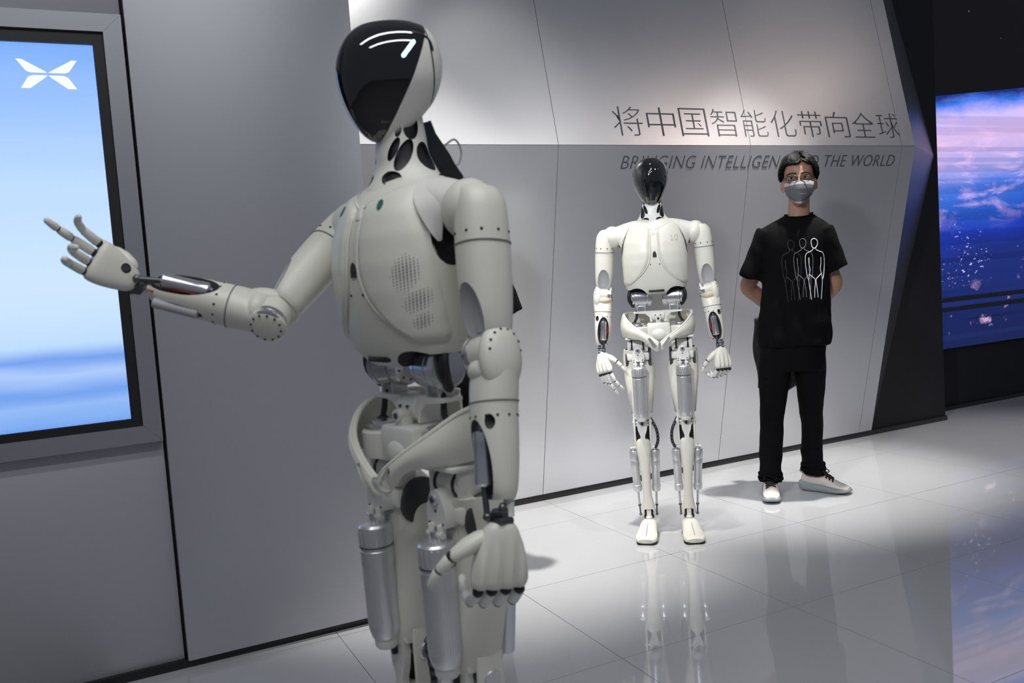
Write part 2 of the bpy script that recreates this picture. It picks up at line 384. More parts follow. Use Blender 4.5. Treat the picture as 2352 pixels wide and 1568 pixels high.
yf0, yf1 = LY-0.012, LY+0.04
O = [(FX0, FZ0), (FX1, FZ0), (FX1, FZ1), (FX0, FZ1)]; I = [(FX0+FW, FZ0+FW), (FX1-FW, FZ0+FW), (FX1-FW, FZ1-FW), (FX0+FW, FZ1-FW)]
for k in range(4):
    q = [O[k], O[(k+1) % 4], I[(k+1) % 4], I[k]]
    cxm = sum(p[0] for p in q)/4; czm = sum(p[1] for p in q)/4
    q = [(cxm+(p[0]-cxm)*0.9993, czm+(p[1]-czm)*0.9993) for p in q]
    ks(make('frame_bar', prism(q, yf0, yf1), FRAME, kiosk, smooth=False))
BW = 0.034
b0 = [(p[0]+(0.001 if p[0] < kx else -0.001), p[1]+(0.001 if p[1] < kz else -0.001)) for p in I]
b1 = [(p[0]+(BW if p[0] < kx else -BW), p[1]+(BW*0.8 if p[1] < kz else -BW*1.15)) for p in I]
g = G()
for k in range(4): g.join(prism([b0[k], b0[(k+1) % 4], b1[(k+1) % 4], b1[k]], LY+0.0, LY+0.035))
ks(make('bezel', g, BLK, kiosk, smooth=False))
def kiosk_mat():
    m, nt, b, N = node_mat('blue_gradient_screen'); L = nt.links.new
    tc = N('TexCoord'); sp = N('SeparateXYZ'); L(tc.outputs['Object'], sp.inputs[0])
    mp = N('Mapping'); mp.inputs['Scale'].default_value = (0.8, 1, 5.0); L(tc.outputs['Object'], mp.inputs[0])
    n = N('TexNoise'); n.inputs['Scale'].default_value = 2.0; n.inputs['Detail'].default_value = 2; L(mp.outputs[0], n.inputs['Vector'])
    a = N('Math', operation='MULTIPLY_ADD'); L(n.outputs[0], a.inputs[0]); a.inputs[1].default_value = 0.10; L(sp.outputs['Z'], a.inputs[2])
    h = N('MapRange'); L(a.outputs[0], h.inputs[0]); h.inputs[1].default_value = 0.93; h.inputs[2].default_value = 2.22
    r = ramp(nt, [(0.0, (0.16, 0.36, 0.86)), (0.06, (0.30, 0.50, 0.93)), (0.10, (0.17, 0.36, 0.86)), (0.155, (0.42, 0.60, 0.97)), (0.185, (0.17, 0.35, 0.86)), (0.235, (0.52, 0.72, 1.0)), (0.36, (0.62, 0.80, 1.0)), (0.62, (0.52, 0.72, 1.0)), (0.80, (0.36, 0.58, 1.0)), (1.0, (0.18, 0.40, 0.95))], h.outputs[0])
    b.inputs['Base Color'].default_value = (0.02, 0.02, 0.02, 1); b.inputs['Roughness'].default_value = 0.25
    L(r.outputs[0], b.inputs['Emission Color']); b.inputs['Emission Strength'].default_value = 1.0
    return m
scr = ks(make('screen', rbox(b1[1][0]-b1[0][0], 0.01, b1[2][1]-b1[1][1], 0, T((b1[0][0]+b1[1][0])/2, LY+0.02, (b1[2][1]+b1[1][1])/2)), kiosk_mat(), kiosk, smooth=False))
LOGO = mat('screen_emblem_white', (0.8, 0.8, 0.8), 0.5, emit=(0.72, 0.82, 1.0), estr=0.95)
lx, lz, lw, lh = -0.0195, 2.040, 0.0875, 0.0455
for sx in (-1, 1):
    up = [(-1, 1.0), (-0.82, 1.0), (-0.10, 0.20), (-0.02, 0.09), (-0.55, 0.09), (-0.70, 0.18)]
    dn = [(-0.92, -1.0), (-0.62, -1.0), (-0.12, -0.28), (-0.02, -0.09), (-0.50, -0.09), (-0.66, -0.22)]
    for poly in (up, dn):
        g = prism([(lx+sx*-p[0]*-1*lw, lz+p[1]*lh) for p in poly], LY+0.0135, LY+0.0149)
        o = ks(make('emblem_wing', g, LOGO, kiosk, smooth=False))

# ================================================================== humanoid robots
HEADT = [(1.569, .010, -.034, -.008), (1.573, .022, -.048, .002), (1.584, .034, -.062, .018), (1.60, .0455, -.075, .035), (1.62, .0565, -.087, .056), (1.645, .068, -.097, .078),
         (1.675, .079, -.104, .092), (1.705, .0815, -.105, .098), (1.735, .079, -.098, .096), (1.76, .070, -.083, .086), (1.778, .055, -.062, .070), (1.788, .037, -.040, .050), (1.7935, .014, -.012, .024)]
TORSO = [(1.160, .112, .070, .066), (1.168, .126, .084, .080), (1.185, .138, .097, .092), (1.21, .145, .108, .10), (1.25, .150, .119, .106), (1.30, .153, .128, .11), (1.35, .153, .130, .112),
         (1.40, .149, .124, .112), (1.44, .138, .111, .106), (1.47, .120, .093, .098), (1.495, .096, .070, .088), (1.512, .066, .046, .074)]
TE = 2.45
HUB = mat('dark_hub', (0.045, 0.045, 0.045), 0.5)
def ysurf(x, z, off=0.0):
    rx, yf, yb = lin(TORSO, z); rx += off; yf += off
    k = min(abs(x)/rx, 0.999); return -yf*(1-k**TE)**(1/TE)
def tnorm(x, z):
    h = 0.004; dx = (ysurf(x+h, z)-ysurf(x-h, z))/(2*h); dz = (ysurf(x, z+h)-ysurf(x, z-h))/(2*h)
    return Vector((dx, -1, dz)).normalized()
def ball_chain(g, pts, rads, mi=0, n=10):
    return g.join(tube(pts, rads, n), mi=mi)

def robot(name, label, loc, yaw, pose, group='humanoid robots on the showroom floor'):
    root = empty(name, loc, yaw); tag(root, label, 'robot', group)
    P = lambda nm, g, m, M=None, sharp=40, par=None: make(nm, g, m, par or root, M, sharp)
    def bits(nm, gs, m, M=None, par=None):
        if pose.get('lit'):
            for g_ in gs: P(nm, g_, m, M, 40, par)
        else:
            g_ = G()
            for q_ in gs: g_.join(q_)
            P(nm, g_, m, M, 40, par)['kind'] = 'stuff'
    td = pose.get('torso_dz', 0.0); TM = T(0, 0, td)
    # ---------------------------------------------------------------- head
    HM = T(0, -.012+pose.get('head_y', 0), pose.get('head_dz', 0)) @ T(0, 0, 1.6) @ RZ(pose.get('head_turn', 0)) @ RX(pose.get('head_nod', 0)) @ T(0, 0, -1.6)
    rows = spl([list(r) for r in HEADT], 3)
    n = 40; rings = []; HC = .022; EF, EB = 1.85, 2.25
    def hring(r):
        c = (r[2]+r[3])/2+HC*(1 if 1.59 < r[0] < 1.78 else .5); out = []
        for j in range(n):
            t = 2*pi*j/n; cc, ss = cos(t), sin(t); e = EF if ss < 0 else EB
            out.append((r[1]*math.copysign(abs(cc)**(2/e), cc), c+(r[3]-c if ss > 0 else c-r[2])*math.copysign(abs(ss)**(2/e), ss), r[0]))
        return out
    def head_x(y, z):
        q = lin(HEADT, z); c = (q[1]+q[2])/2+HC
        k = (c-y)/(c-q[1]) if y < c else (y-c)/(q[2]-c); e = EF if y < c else EB
        return q[0]*(1-min(k, .999)**e)**(1/e)
    hg = loft([hring(r) for r in rows])
    pc, pn = Vector((0, -.034, 1.572)), Vector((0, -1, .43)).normalized()
    visor = sliced(hg, pc+pn*.0012, pn, True); back = sliced(hg, pc-pn*.0012, pn, False)
    sc, sn = Vector((0, .058, 1.68)), Vector((0, 1, .10)).normalized()
    jaw = sliced(back, sc-sn*.0022, sn, False); skull = sliced(back, sc+sn*.0022, sn, True)
    head = P('head', G().join(hg, T(0, 0, 1.68) @ SC(.972, .972, .972) @ T(0, 0, -1.68)), BLK, HM)
    P('visor', visor, VIS, HM, 30, head); P('jaw_shell', jaw, IVW, HM, 30, head); P('skull_shell', skull, IVW, HM, 30, head)
    for s in (-1, 1):   # pill light on each side of the visor
        lt = tube([(s*(head_x(y, z)-.0022), y, z) for y, z in ((-.004, 1.712), (.007, 1.725), (.018, 1.738))], .0048, 10)
        P('light_strip', lt, GLOW if pose.get('lit') else DIM, HM, 40, head)
        P('side_clip', tube(smooth_path([(s*(head_x(y, z)-.0015), y, z) for y, z in ((.022, 1.756), (.038, 1.753), (.052, 1.744), (.057, 1.726))], 3), [.004]*9+[.003], 8), BLK, HM, 40, head)
    # ---------------------------------------------------------------- neck with cut-outs
    hy = -.012+pose.get('head_y', 0)
    nr = spl([[1.470, .112, .086, .082, 0], [1.490, .094, .076, .078, 0], [1.510, .072, .064, .070, .0], [1.530, .058, .055, .060, 0], [1.555, .050, .047, .056, hy*.4], [1.585, .047, .036, .058, hy*.7], [1.625, .044, .026, .058, hy]], 4)
    def neckg(off): return loft([sec(0, r[4], r[0]+td*(1-(r[0]-1.47)/.155)+pose.get('head_dz', 0)*((r[0]-1.47)/.155), r[1]+off, r[2]+off, r[3]+off, 36) for r in nr])
    nk = P('neck', neckg(0), IVW)
    cu = []
    for s in (-1, 1):
        for az, z, w_, h_, tl in ((34, 1.501, .026, .016, 10), (40, 1.553, .0085, .024, 28), (62, 1.541, .014, .034, 30), (116, 1.538, .024, .030, 0), (86, 1.594, .017, .026, 12), (54, 1.586, .006, .012, 20), (138, 1.50, .026, .007, 0)):
            r = lin([(q[0], q[1], q[2]) for q in nr], z); R_ = (r[0]+r[1])/2
            a = radians(az)
            m = T(s*R_*sin(a), -R_*cos(a)+hy*.4, z+td*.5) @ RZ(s*az) @ RY(s*tl)
            cu.append(ell((0, 0, 0), (w_, .03, h_), 16, 10, M=m))
    cut(nk, cu, 35, BLK)
    P('neck_core', neckg(-.007), BLK)
    yz = [(.060, 1.622), (.070, 1.598), (.100, 1.560), (.112, 1.540), (.130, 1.518), (.134, 1.488), (.112, 1.490), (.090, 1.520), (.074, 1.556)]
    P('neck_spine', G().add([(e*.021, y, z) for e in (-1, 1) for y, z in yz], [tuple(range(9)), tuple(range(17, 8, -1))]+[(i, 9+i, 9+(i+1) % 9, (i+1) % 9) for i in range(9)]), BLK, T(0, hy*.3, td), 50)
    P('cable_loop', tube(smooth_path([(.012, .088, 1.575+td), (.014, .115, 1.590+td), (.014, .130, 1.570+td), (.013, .124, 1.545+td), (.012, .106, 1.535+td)], 5), .0022, 6), GRY)
    # ---------------------------------------------------------------- torso
    tr = spl([list(r) for r in TORSO], 3)
    body = P('torso_shell', loft([sec(0, 0, z, a, b, c, 48, TE) for z, a, b, c in tr]), IV, TM)
    cu = []
    for s in (-1, 1):
        cu.append(G().join(cyl((s*.092, -.2, 1.140), (s*.092, .2, 1.140), .052, 28), TM)); cu.append(rbox(.12, .4, .09, .010, TM @ T(s*.128, 0, 1.139)))
        cu.append(G().join(ell((s*.168, -.018, 1.395), (.040, .050, .060), 20, 12, M=RY(-s*14) if False else None), TM))
    cu.append(G().join(tube([(-.036, -.095, 1.172), (.036, -.095, 1.172)], .006, 10, fl=1.0), TM))
    cut(body, cu, 35, BLK)
    P('torso_core', loft([sec(0, 0, z, a-.010, b-.010, c-.010, 32, TE) for z, a, b, c in tr if 1.2 < z < 1.5]), BLK, TM)
    XIN = [(1.200, .128), (1.215, .108), (1.24, .076), (1.265, .053), (1.29, .036), (1.315, .025), (1.34, .019), (1.40, .017), (1.46, .014), (1.52, .012)]
    XOUT = [(1.200, .138), (1.22, .146), (1.26, .1505), (1.32, .1525), (1.36, .149), (1.40, .141), (1.44, .128), (1.475, .113), (1.502, .104), (1.52, .10)]
    for s in (-1, 1):
        NU, NV = 16, 30; g = G(); top = []; vs = []
        for v in range(NV+1):
            for u in range(NU+1):
                tu, tv = u/NU, v/NV
                z = 1.204+tv*(1.455-1.204)
                zt = z+tv**2*.46*(lin(XIN, z)[0]+(lin(XOUT, z)[0]-lin(XIN, z)[0])*tu)
                xi, xo = lin(XIN, zt)[0], lin(XOUT, zt)[0]
                x = xi+(xo-xi)*tu
                edge = min(min(tu, 1-tu)*NU, min(tv, 1-tv)*NV)
                off = -.004 if edge < .5 else (.0058 if edge < 1.5 else .0085)
                if edge < .5:  # fold the rim back
                    x = xi+(xo-xi)*min(max(tu, .01), .99)
                zz = zt
                rx, yf, yb = lin(TORSO, zz); zc = min(zz, 1.50)
                y = ysurf(x, zc)
                nn = tnorm(min(x, lin(TORSO, zc)[0]*.97), zc)
                p = Vector((x, y, zz))+nn*off
                vs.append((s*p.x, p.y, p.z))
        f = [(v*(NU+1)+u, v*(NU+1)+u+1, (v+1)*(NU+1)+u+1, (v+1)*(NU+1)+u) for v in range(NV) for u in range(NU)]
        pl = P('chest_plate', G().add(vs, f), IV, TM, 50)
        if s > 0 and pose.get('number'):
            g = G(); wd = .0017
            def onp(x, z): return Vector((x, ysurf(x, z), z))+tnorm(x, z)*.0094
            def ribbon(pts):
                v = []
                for i, p in enumerate(pts):
                    d = Vector(pts[min(i+1, len(pts)-1)])-Vector(pts[max(i-1, 0)]); d.normalize(); nx = Vector((-d.y, d.x))*wd
                    v += [tuple(onp(p[0]+nx.x, p[1]+nx.y)), tuple(onp(p[0]-nx.x, p[1]-nx.y))]
                g.add(v, [(2*i, 2*i+1, 2*i+3, 2*i+2) for i in range(len(pts)-1)])
            ribbon([(.0725, 1.4175), (.0765, 1.4205), (.0785, 1.4225)]); ribbon([(.0785, 1.4240), (.0785, 1.414), (.0785, 1.402)]); ribbon([(.0730, 1.4015), (.0785, 1.4015), (.0840, 1.4015)])
            ribbon([(.0965+.0068*cos(t*pi/10), 1.4125+.0112*sin(t*pi/10)) for t in range(21)])
            me = bpy.data.meshes.new('number_print'); me.from_pydata([tuple(TM @ Vector(p)) for p in g.v], [], g.f); me.materials.append(MARK)
            o = bpy.data.objects.new('number_print', me); COL.objects.link(o); o.parent = pl
        # vent mesh on the flank: three teardrop fields of tiny holes
        for phi0, cz, w_, h_, tilt in () if not pose.get('lit') else ((52, 1.333, .026, .033, .25), (59, 1.284, .026, .021, .35), (61, 1.248, .018, .015, .3)):
            g = G(); st = .0054
            for a in range(-7, 8):
                for b in range(-8, 9):
                    du, dz = a*st, b*st+a*st*tilt
                    q = (du/w_)**2+((dz-du*tilt)/h_)**2+.5*du/w_*(1 if du > 0 else .2)
                    if q > 1: continue
                    z = cz+dz; rx, yf, yb = lin(TORSO, z); ph = radians(phi0)+du/.135
                    r_ = 1/((abs(sin(ph))/rx)**TE+(abs(cos(ph))/yf)**TE)**(1/TE)
                    x = r_*sin(ph); y = -r_*cos(ph); nn = Vector(((sin(ph)/rx)**(TE-1)/rx, -(max(cos(ph), .001)/yf)**(TE-1)/yf, 0)).normalized()
                    p = Vector((x, y, z))+nn*.0093; m = frame(p, nn, (0, 0, 1)); rd = .0019*(1.08-.6*q)
                    g.add([(s*v.x, v.y, v.z) for v in (m @ Vector((rd*cos(t*pi/3), rd*sin(t*pi/3), 0)) for t in range(6))], [tuple(range(6))])
            o = make('vent_holes', g, SEAM, pl, TM, smooth=False, fix=False); o['kind'] = 'stuff'
        # flank seam, sticker, collar step
        sp_ = [(s*lin(TORSO, z)[0]*1.002*cos(a), lin(TORSO, z)[2]*sin(a)*.9, z) for z, a in ((1.36, .42), (1.32, .35), (1.27, .25), (1.22, .16), (1.185, .10))]
        P('flank_seam', tube(smooth_path(sp_, 4), .0022, 6), SEAM, TM)
        x, z = s*.062, 1.452; nn = tnorm(x, z)
        if pose.get('stickers'):
            P('sticker', G().join(lathe([(.0085, 0), (.0085, .001)], 20), frame(Vector((x, ysurf(abs(x), z), z))+nn*.0090, nn, (0, 0, 1)) @ SC(.75, 1.3, 1)), TEAL, TM)
        P('collar_rim', tube(smooth_path([(s*x, ysurf(x, z)-.001, z) for x, z in ((.009, 1.456), (.030, 1.467), (.060, 1.481), (.086, 1.492))], 4), .0022, 8), IVW, TM)
        # shoulder yoke, fairing wedge and shoulder cap
        yk = [[.02, 1.458, .080, .052, 0], [.06, 1.460, .076, .050, 0], [.10, 1.458, .066, .047, 0], [.135, 1.452, .055, .045, 0], [.165, 1.444, .047, .044, .0], [.19, 1.436, .042, .044, 0], [.21, 1.432, .030, .034, 0]]
        P('shoulder_yoke', loft([[(s*q[0], q[2]*cos(2*pi*i/28), q[1]+q[3]*sin(2*pi*i/28)) for i in range(28)] for q in spl(yk, 4)]), IVW, TM)
        A_ = smooth_path([(.098, -.040, 1.500), (.113, -.064, 1.470), (.130, -.070, 1.438), (.146, -.058, 1.400), (.150, -.046, 1.384)], 3)
        B_ = smooth_path([(.150, -.022, 1.484), (.164, -.036, 1.466), (.168, -.044, 1.440), (.162, -.042, 1.410), (.154, -.040, 1.386)], 3)
        vs = []; NN = 6
        for p, q in zip(A_, B_):
            for k in range(NN+1):
                r_ = Vector(p).lerp(Vector(q), k/NN); vs.append((s*r_.x, r_.y+.002*sin(pi*k/NN), r_.z))
        fa_ = P('shoulder_fairing', G().add(vs, [(i*(NN+1)+k, i*(NN+1)+k+1, (i+1)*(NN+1)+k+1, (i+1)*(NN+1)+k) for i in range(len(A_)-1) for k in range(NN)]), IVW, TM, 60)
        bake(fa_, [('SOLIDIFY', dict(thickness=.004, offset=0))]); shade(fa_.data, 50)
    # sternum details
    P('sternum_clasp', rbox(.015, .006, .030, .0025, T(0, ysurf(0, 1.448)-.0005, 1.447) @ RX(-26)), IVW, TM)
    kh = prism([(-.0085, 1.330), (.0085, 1.330), (.0085, 1.345), (.005, 1.354), (0, 1.358), (-.005, 1.354), (-.0085, 1.345)], -.1325, -.12)
    P('keyhole', kh, BLK, TM)
    bits('screw_hole', [cyl((s*.0205, -.1285, 1.298), (s*.0205, -.12, 1.298), .0026, 10) for s in (-1, 1)], BLK, TM)
    P('chin_slot', tube([(-.030, -.090, 1.176), (.030, -.090, 1.176)], .0062, 10), BLK, TM)
    for s in (-1, 1):
        P('chest_ridge', tube(smooth_path([(s*x, ysurf(x, z)-.003, z) for z, x in ((1.44, .0165), (1.40, .0175), (1.35, .019), (1.315, .0255), (1.285, .040), (1.255, .064), (1.225, .098))], 4), .0030, 8), IV, TM)
    # ---------------------------------------------------------------- waist
    for s in (-1, 1):
        prof = [(.020, -.052), (.038, -.050), (.041, -.044), (.041, -.030), (.037, -.029), (.037, -.024), (.0415, -.023), (.0415, .012), (.039, .013), (.039, .017), (.042, .018), (.042, .030), (.034, .033), (.034, .040), (.022, .041)]
        m = T(s*.078, -.012, 1.146+td*.5) @ RZ(-8*s) @ RY(90*s)
        mot = P('waist_motor', lathe(prof, 32), STL, m)
        bits('bolt', [cyl((.030*cos(k*pi/5), .030*sin(k*pi/5), -.052), (.030*cos(k*pi/5), .030*sin(k*pi/5), -.0465), .0026, 8) for k in range(10)], DST, m, mot)
        P('cable_cover', tube(smooth_path([(s*.116, -.022, 1.19), (s*.128, -.036, 1.165), (s*.128, -.034, 1.135), (s*.114, -.018, 1.108)], 4), .009, 8), BLK, T(0, 0, td*.5), par=mot)
        P('motor_mount', rbox(.048, .040, .026, .003, T(s*.072, -.008, 1.194+td*.7)), DST)
        g = G().join(rbox(.006, .036, .052, .001, T(s*.058, -.012, 1.098))).join(rbox(.006, .036, .052, .001, T(s*.094, -.012, 1.098))).join(rbox(.044, .030, .007, .001, T(s*.076, -.012, 1.104)))
        P('motor_bracket', g, ALU)
        g = G().join(prism([(s*.024, 1.081), (s*.112, 1.081), (s*.112, 1.073), (s*.058, 1.069), (s*.040, 1.052), (s*.036, 1.03), (s*.028, 1.03)], -.034, .012))
        P('waist_bracket', g, IVW)
        P('push_rod', G().join(tube([(s*.096, -.02, 1.085), (s*.100, -.024, 1.050), (s*.112, -.022, 1.028)], .0062, 8)).join(ell((s*.112, -.022, 1.024), (.013, .013, .010))), BLK)
    g = G().join(cyl((-.030, -.020, 1.058), (.030, -.020, 1.058), .0235, 24, ch=.002)).join(cyl((-.036, -.02, 1.058), (.036, -.02, 1.058), .015, 18))
    P('waist_pivot', g, IVW)
    P('pivot_clevis', G().join(rbox(.024, .030, .040, .006, T(0, -.046, 1.036))).join(cyl((0, -.064, 1.046), (0, -.03, 1.046), .0125, 18)), IVW)
    P('pivot_bolts', G().join(cyl((0, -.0665, 1.046), (0, -.06, 1.046), .006, 12)).join(cyl((-.012, -.047, 1.062), (-.012, -.04, 1.062), .003, 8)).join(cyl((.012, -.047, 1.062), (.012, -.04, 1.062), .003, 8)), DST)
    # ---------------------------------------------------------------- pelvis
    g = G().join(rbox(.108, .080, .072, .010, T(0, -.030, .990))).join(G().join(ell((0, -.058, .975), (.040, .020, .030))))
    P('pelvis_block', g, IVW)
    for s in (-1, 1):
        P('pelvis_pod', G().join(lathe([(.050, 0), (.052, .01), (.052, .050), (.048, .054)], 28, M=T(s*.098, -.022, .955))), IVW)
        P('hip_motor', lathe([(.044, 0), (.046, .004), (.046, .010), (.036, .012), (.036, .018), (.018, .019)], 28, M=T(s*.098, -.022, 1.009)), STL)
        # swept pelvis guard: strip between an upper and a lower rim
        up = [(.006, -.118, .938), (.024, -.120, .953), (.055, -.116, .974), (.092, -.104, .999), (.126, -.080, 1.026), (.150, -.042, 1.053), (.158, .0, 1.066), (.156, .040, 1.070), (.138, .078, 1.072), (.09, .102, 1.07), (.03, .110, 1.07)]
        lo = [(.004, -.104, .903), (.018, -.106, .902), (.044, -.104, .925), (.076, -.100, .952), (.118, -.082, .962), (.148, -.050, .966), (.164, -.004, .967), (.160, .040, .968), (.140, .076, .970), (.09, .096, .972), (.03, .104, .975)]
        U = spl([list(p) for p in up], 5); Lo = spl([list(p) for p in lo], 5); NW = 10; vs = []
        for k, (a, b) in enumerate(zip(U, Lo)):
            a, b = Vector(a), Vector(b)
            for q in range(NW+1):
                t = q/NW; p = a.lerp(b, t); c = Vector((p.x, p.y, 0)).normalized()
                p = p+c*(.010*sin(pi*t) + .006*(1-t)**3*0)
                vs.append((s*p.x, p.y, p.z))
        f = [(i*(NW+1)+q, i*(NW+1)+q+1, (i+1)*(NW+1)+q+1, (i+1)*(NW+1)+q) for i in range(len(U)-1) for q in range(NW)]
        gd = P('pelvis_guard', G().add(vs, f), IV)
        bake(gd, [('SOLIDIFY', dict(thickness=.0075, offset=-1 if s > 0 else 1)), ('BEVEL', dict(width=.0028, segments=3, limit_method='ANGLE', angle_limit=radians(50)))])
        cp0, cp1 = Vector((.0445, .9565)), Vector((.0235, .9225)); dd = (cp1-cp0).normalized(); pp = Vector((-dd.y, dd.x)); poly = []
        for k in range(9):
            t = pi*k/8; poly.append(cp0+pp*cos(t)*.0062-dd*sin(t)*.0062)
        for k in range(9):
            t = pi*k/8; poly.append(cp1-pp*cos(t)*.0098+dd*sin(t)*.0098)
        cut(gd, [prism([(s*q.x, q.y) for q in poly], -.2, -.05)], 40)
        bm = bmesh.new(); bm.from_mesh(gd.data); bmesh.ops.recalc_face_normals(bm, faces=bm.faces); bm.to_mesh(gd.data); bm.free(); shade(gd.data, 40)
        P('guard_lip', tube([(s*p[0], p[1]+.003, p[2]) for p in U], .0046, 8), IV, par=gd)
        # ------------------------------------------------------------ hip and thigh
        L = T(s*.103, 0, 0)
        P('hip_plate', G().join(rbox(.098, .086, .010, .003, T(s*.006, -.016, .956))), IVW, L)
        P('hip_drum', cyl((-.038, -.016, .922), (.038, -.016, .922), .024, 24, ch=.002), IVW, L)
        for e in (-1, 1): P('hip_collar', cyl((e*.027-.004, -.016, .922), (e*.027+.004, -.016, .922), .0255, 24), BLK, L)
        for e in (-1, 1): P('hip_yoke', rbox(.012, .05, .060, .004, T(e*.042, -.014, .924)), IVW, L)
        pl = [(-.026, .848), (.026, .848), (.030, .870), (.024, .890), (.014, .912), (.0, .918), (-.014, .912), (-.024, .890), (-.030, .870)]
        hb = P('hip_bracket', G().join(prism(pl, -.062, -.030)).join(rbox(.104, .050, .036, .007, T(0, -.016, .869))), IVW, L, 45)
        P('pivot_pin', G().join(cyl((0, -.069, .900), (0, -.055, .900), .0115, 18, ch=.002)), ALU, L, par=hb)
        P('bolts', G().join(cyl((0, -.0705, .900), (0, -.066, .900), .0055, 10)).join(cyl((0, -.0635, .878), (0, -.06, .878), .0028, 8)).join(cyl((-.020, -.0635, .855), (-.020, -.06, .855), .0025, 8)).join(cyl((.020, -.0635, .855), (.020, -.06, .855), .0025, 8)), DST, L, par=hb)
        for e in (-1, 1): P('hip_disc', cyl((e*.053-.007, .012, .858), (e*.053+.007, .012, .858), .048, 28, ch=.003), HUB, L)
        P('clevis', G().join(rbox(.008, .018, .034, .003, T(-.0135, -.062, .838))).join(rbox(.008, .018, .034, .003, T(.0135, -.062, .838))).join(cyl((-.022, -.066, .836), (.022, -.066, .836), .006, 12)), IVW, L)
        # linear actuator on the front of the thigh
        AT, AB = Vector((s*.000, -.068, .826)), Vector((s*-.001, -.062, .585))
        z_ = (AT-AB).normalized(); AL = (AT-AB).length; am = L @ frame(AB, z_, (0, 1, 0))
        h = AL
        prof = [(.020, 0), (.027, .003), (.0305, .014), (.0325, .024), (.0325, h*.64), (.0335, h*.645), (.0335, h*.765), (.0325, h*.77), (.0325, h*.80), (.0338, h*.803), (.0338, h*.965), (.030, h-.004), (.014, h)]
        ac = P('thigh_actuator', lathe(prof, 36), ALU, am, 30)
        P('o_ring', lathe([(.0325, h*.796), (.0346, h*.798), (.0346, h*.806), (.0325, h*.808)], 36), BLK, am, par=ac)
        g = G()
        for k in range(36):
            a = 2*pi*k/36; g.join(rbox(.0012, .0012, h*.50, 0, RZ(math.degrees(a)) @ T(0, .0326, h*.38)))
        P('cooling_ribs', g, ALU, am, par=ac)['kind'] = 'stuff'
        g = G()
        for k in range(18): g.join(rbox(.005, .0024, h*.13, .0008, RZ(k*20) @ T(0, .0338, h*.885)))
        P('cap_flutes', g, ALU, am, par=ac)['kind'] = 'stuff'
        P('actuator_rod', cyl((0, 0, h-.004), (0, 0, h+.016), .008, 12), STL, am, par=ac)
        P('actuator_foot', G().join(lathe([(.020, -.020), (.024, -.014), (.024, .004)], 20)), IVW, am, par=ac)
        # thigh shell behind the actuator
        th = spl([[.900, .034, .030, .040, .030, .034], [.880, .052, .026, .052, .028, .020], [.850, .068, .020, .060, .026, .006], [.810, .0725, .020, .066, .024, .0], [.760, .072, .026, .068, .022, -.001], [.700, .064, .030, .064, .020, -.001], [.640, .052, .034, .056, .018, 0], [.590, .042, .036, .048, .016, 0], [.565, .034, .030, .042, .016, 0]], 3)
        P('thigh_shell', loft([sec(s*r[5], r[4], r[0], r[1], r[2]+r[4]+.014, r[3], 32, 2.6) for r in th]), IV, L)
        P('thigh_recess', loft([sec(0, r[4], r[0], r[1]*.62, r[2]+r[4]+.020, .02, 24, 2.2) for r in th if r[0] < .84]), IVW, L)
        for e in (-1, 1): P('rear_actuator', cyl((s*e*.056, .055, .76), (s*e*.036, .052, .585), .016, 16, ch=.002), STL, L)
        # ------------------------------------------------------------ knee and shin
        for e in (-1, 1): P('knee_side_plate', rbox(.010, .062, .150, .004, T(e*.037, .008, .522)), IV, L)
        P('knee_core', G().join(rbox(.062, .040, .13, .004, T(0, .02, .515))), BLK, L)
        P('knee_link', G().join(prism([(-.022, .575), (.022, .575), (.024, .54), (.020, .515), (.011, .490), (.011, .462), (-.011, .462), (-.011, .490), (-.020, .515), (-.024, .54)], -.040, -.022)).join(rbox(.010, .012, .04, .002, T(0, -.044, .562)), mi=1), [IVW, BLK], L)
        P('knee_pivot', cyl((-.046, .008, .545), (.046, .008, .545), .020, 20, ch=.002), ALU, L)
        P('link_pin', cyl((-.030, -.030, .575), (.030, -.030, .575), .008, 12), IVW, L)
        xs_ = s*-.008
        sh = spl([[.472, .020, .020, .020, -.024, 0], [.462, .030, .026, .030, -.018, 0], [.440, .034, .030, .034, -.014, 0], [.405, .033, .030, .034, -.012, xs_*.1], [.36, .0275, .028, .030, -.010, xs_*.25], [.30, .0225, .026, .026, -.006, xs_*.45], [.24, .0205, .024, .024, -.002, xs_*.6], [.19, .0215, .024, .024, .002, xs_*.75], [.15, .027, .025, .026, .005, xs_*.9], [.118, .033, .026, .028, .008, xs_], [.100, .034, .024, .028, .010, xs_]], 3)
        sn_ = P('shin_shell', loft([sec(r[5], r[4], r[0], r[1], r[2], r[3], 28, 2.5) for r in sh]), IV, L)
        cut(sn_, [rbox(.042, .05, .050, .006, L @ T(xs_, -.028, .103))], 40, BLK)
        P('ankle_block', G().join(rbox(.022, .030, .050, .004, T(xs_, .0, .106))).join(ell((xs_, -.004, .086), (.016, .016, .012))), IVW, L)
        P('ankle_slot', rbox(.048, .030, .050, .002, T(xs_, .010, .106)), BLK, L)
        for e in (-1, 1):
            c0, c1 = Vector((e*.052+xs_*.2, .014, .412)), Vector((e*.044+xs_*.6, .018, .215))
            m = L @ frame(c1, c0-c1, (0, 1, 0)); h = (c0-c1).length
            ca = P('calf_actuator', lathe([(.014, -.006), (.019, -.003), (.0215, .004), (.0215, .026), (.0195, .028), (.0195, h*.58), (.0212, h*.60), (.0212, h*.74), (.0204, h*.75), (.0215, h*.76), (.0215, h-.006), (.019, h), (.013, h), (.013, h-.014)], 24), ALU, m, 30)
            P('calf_rod', cyl((0, 0, -.075), (0, 0, .0), .0055, 10), STL, m, par=ca)
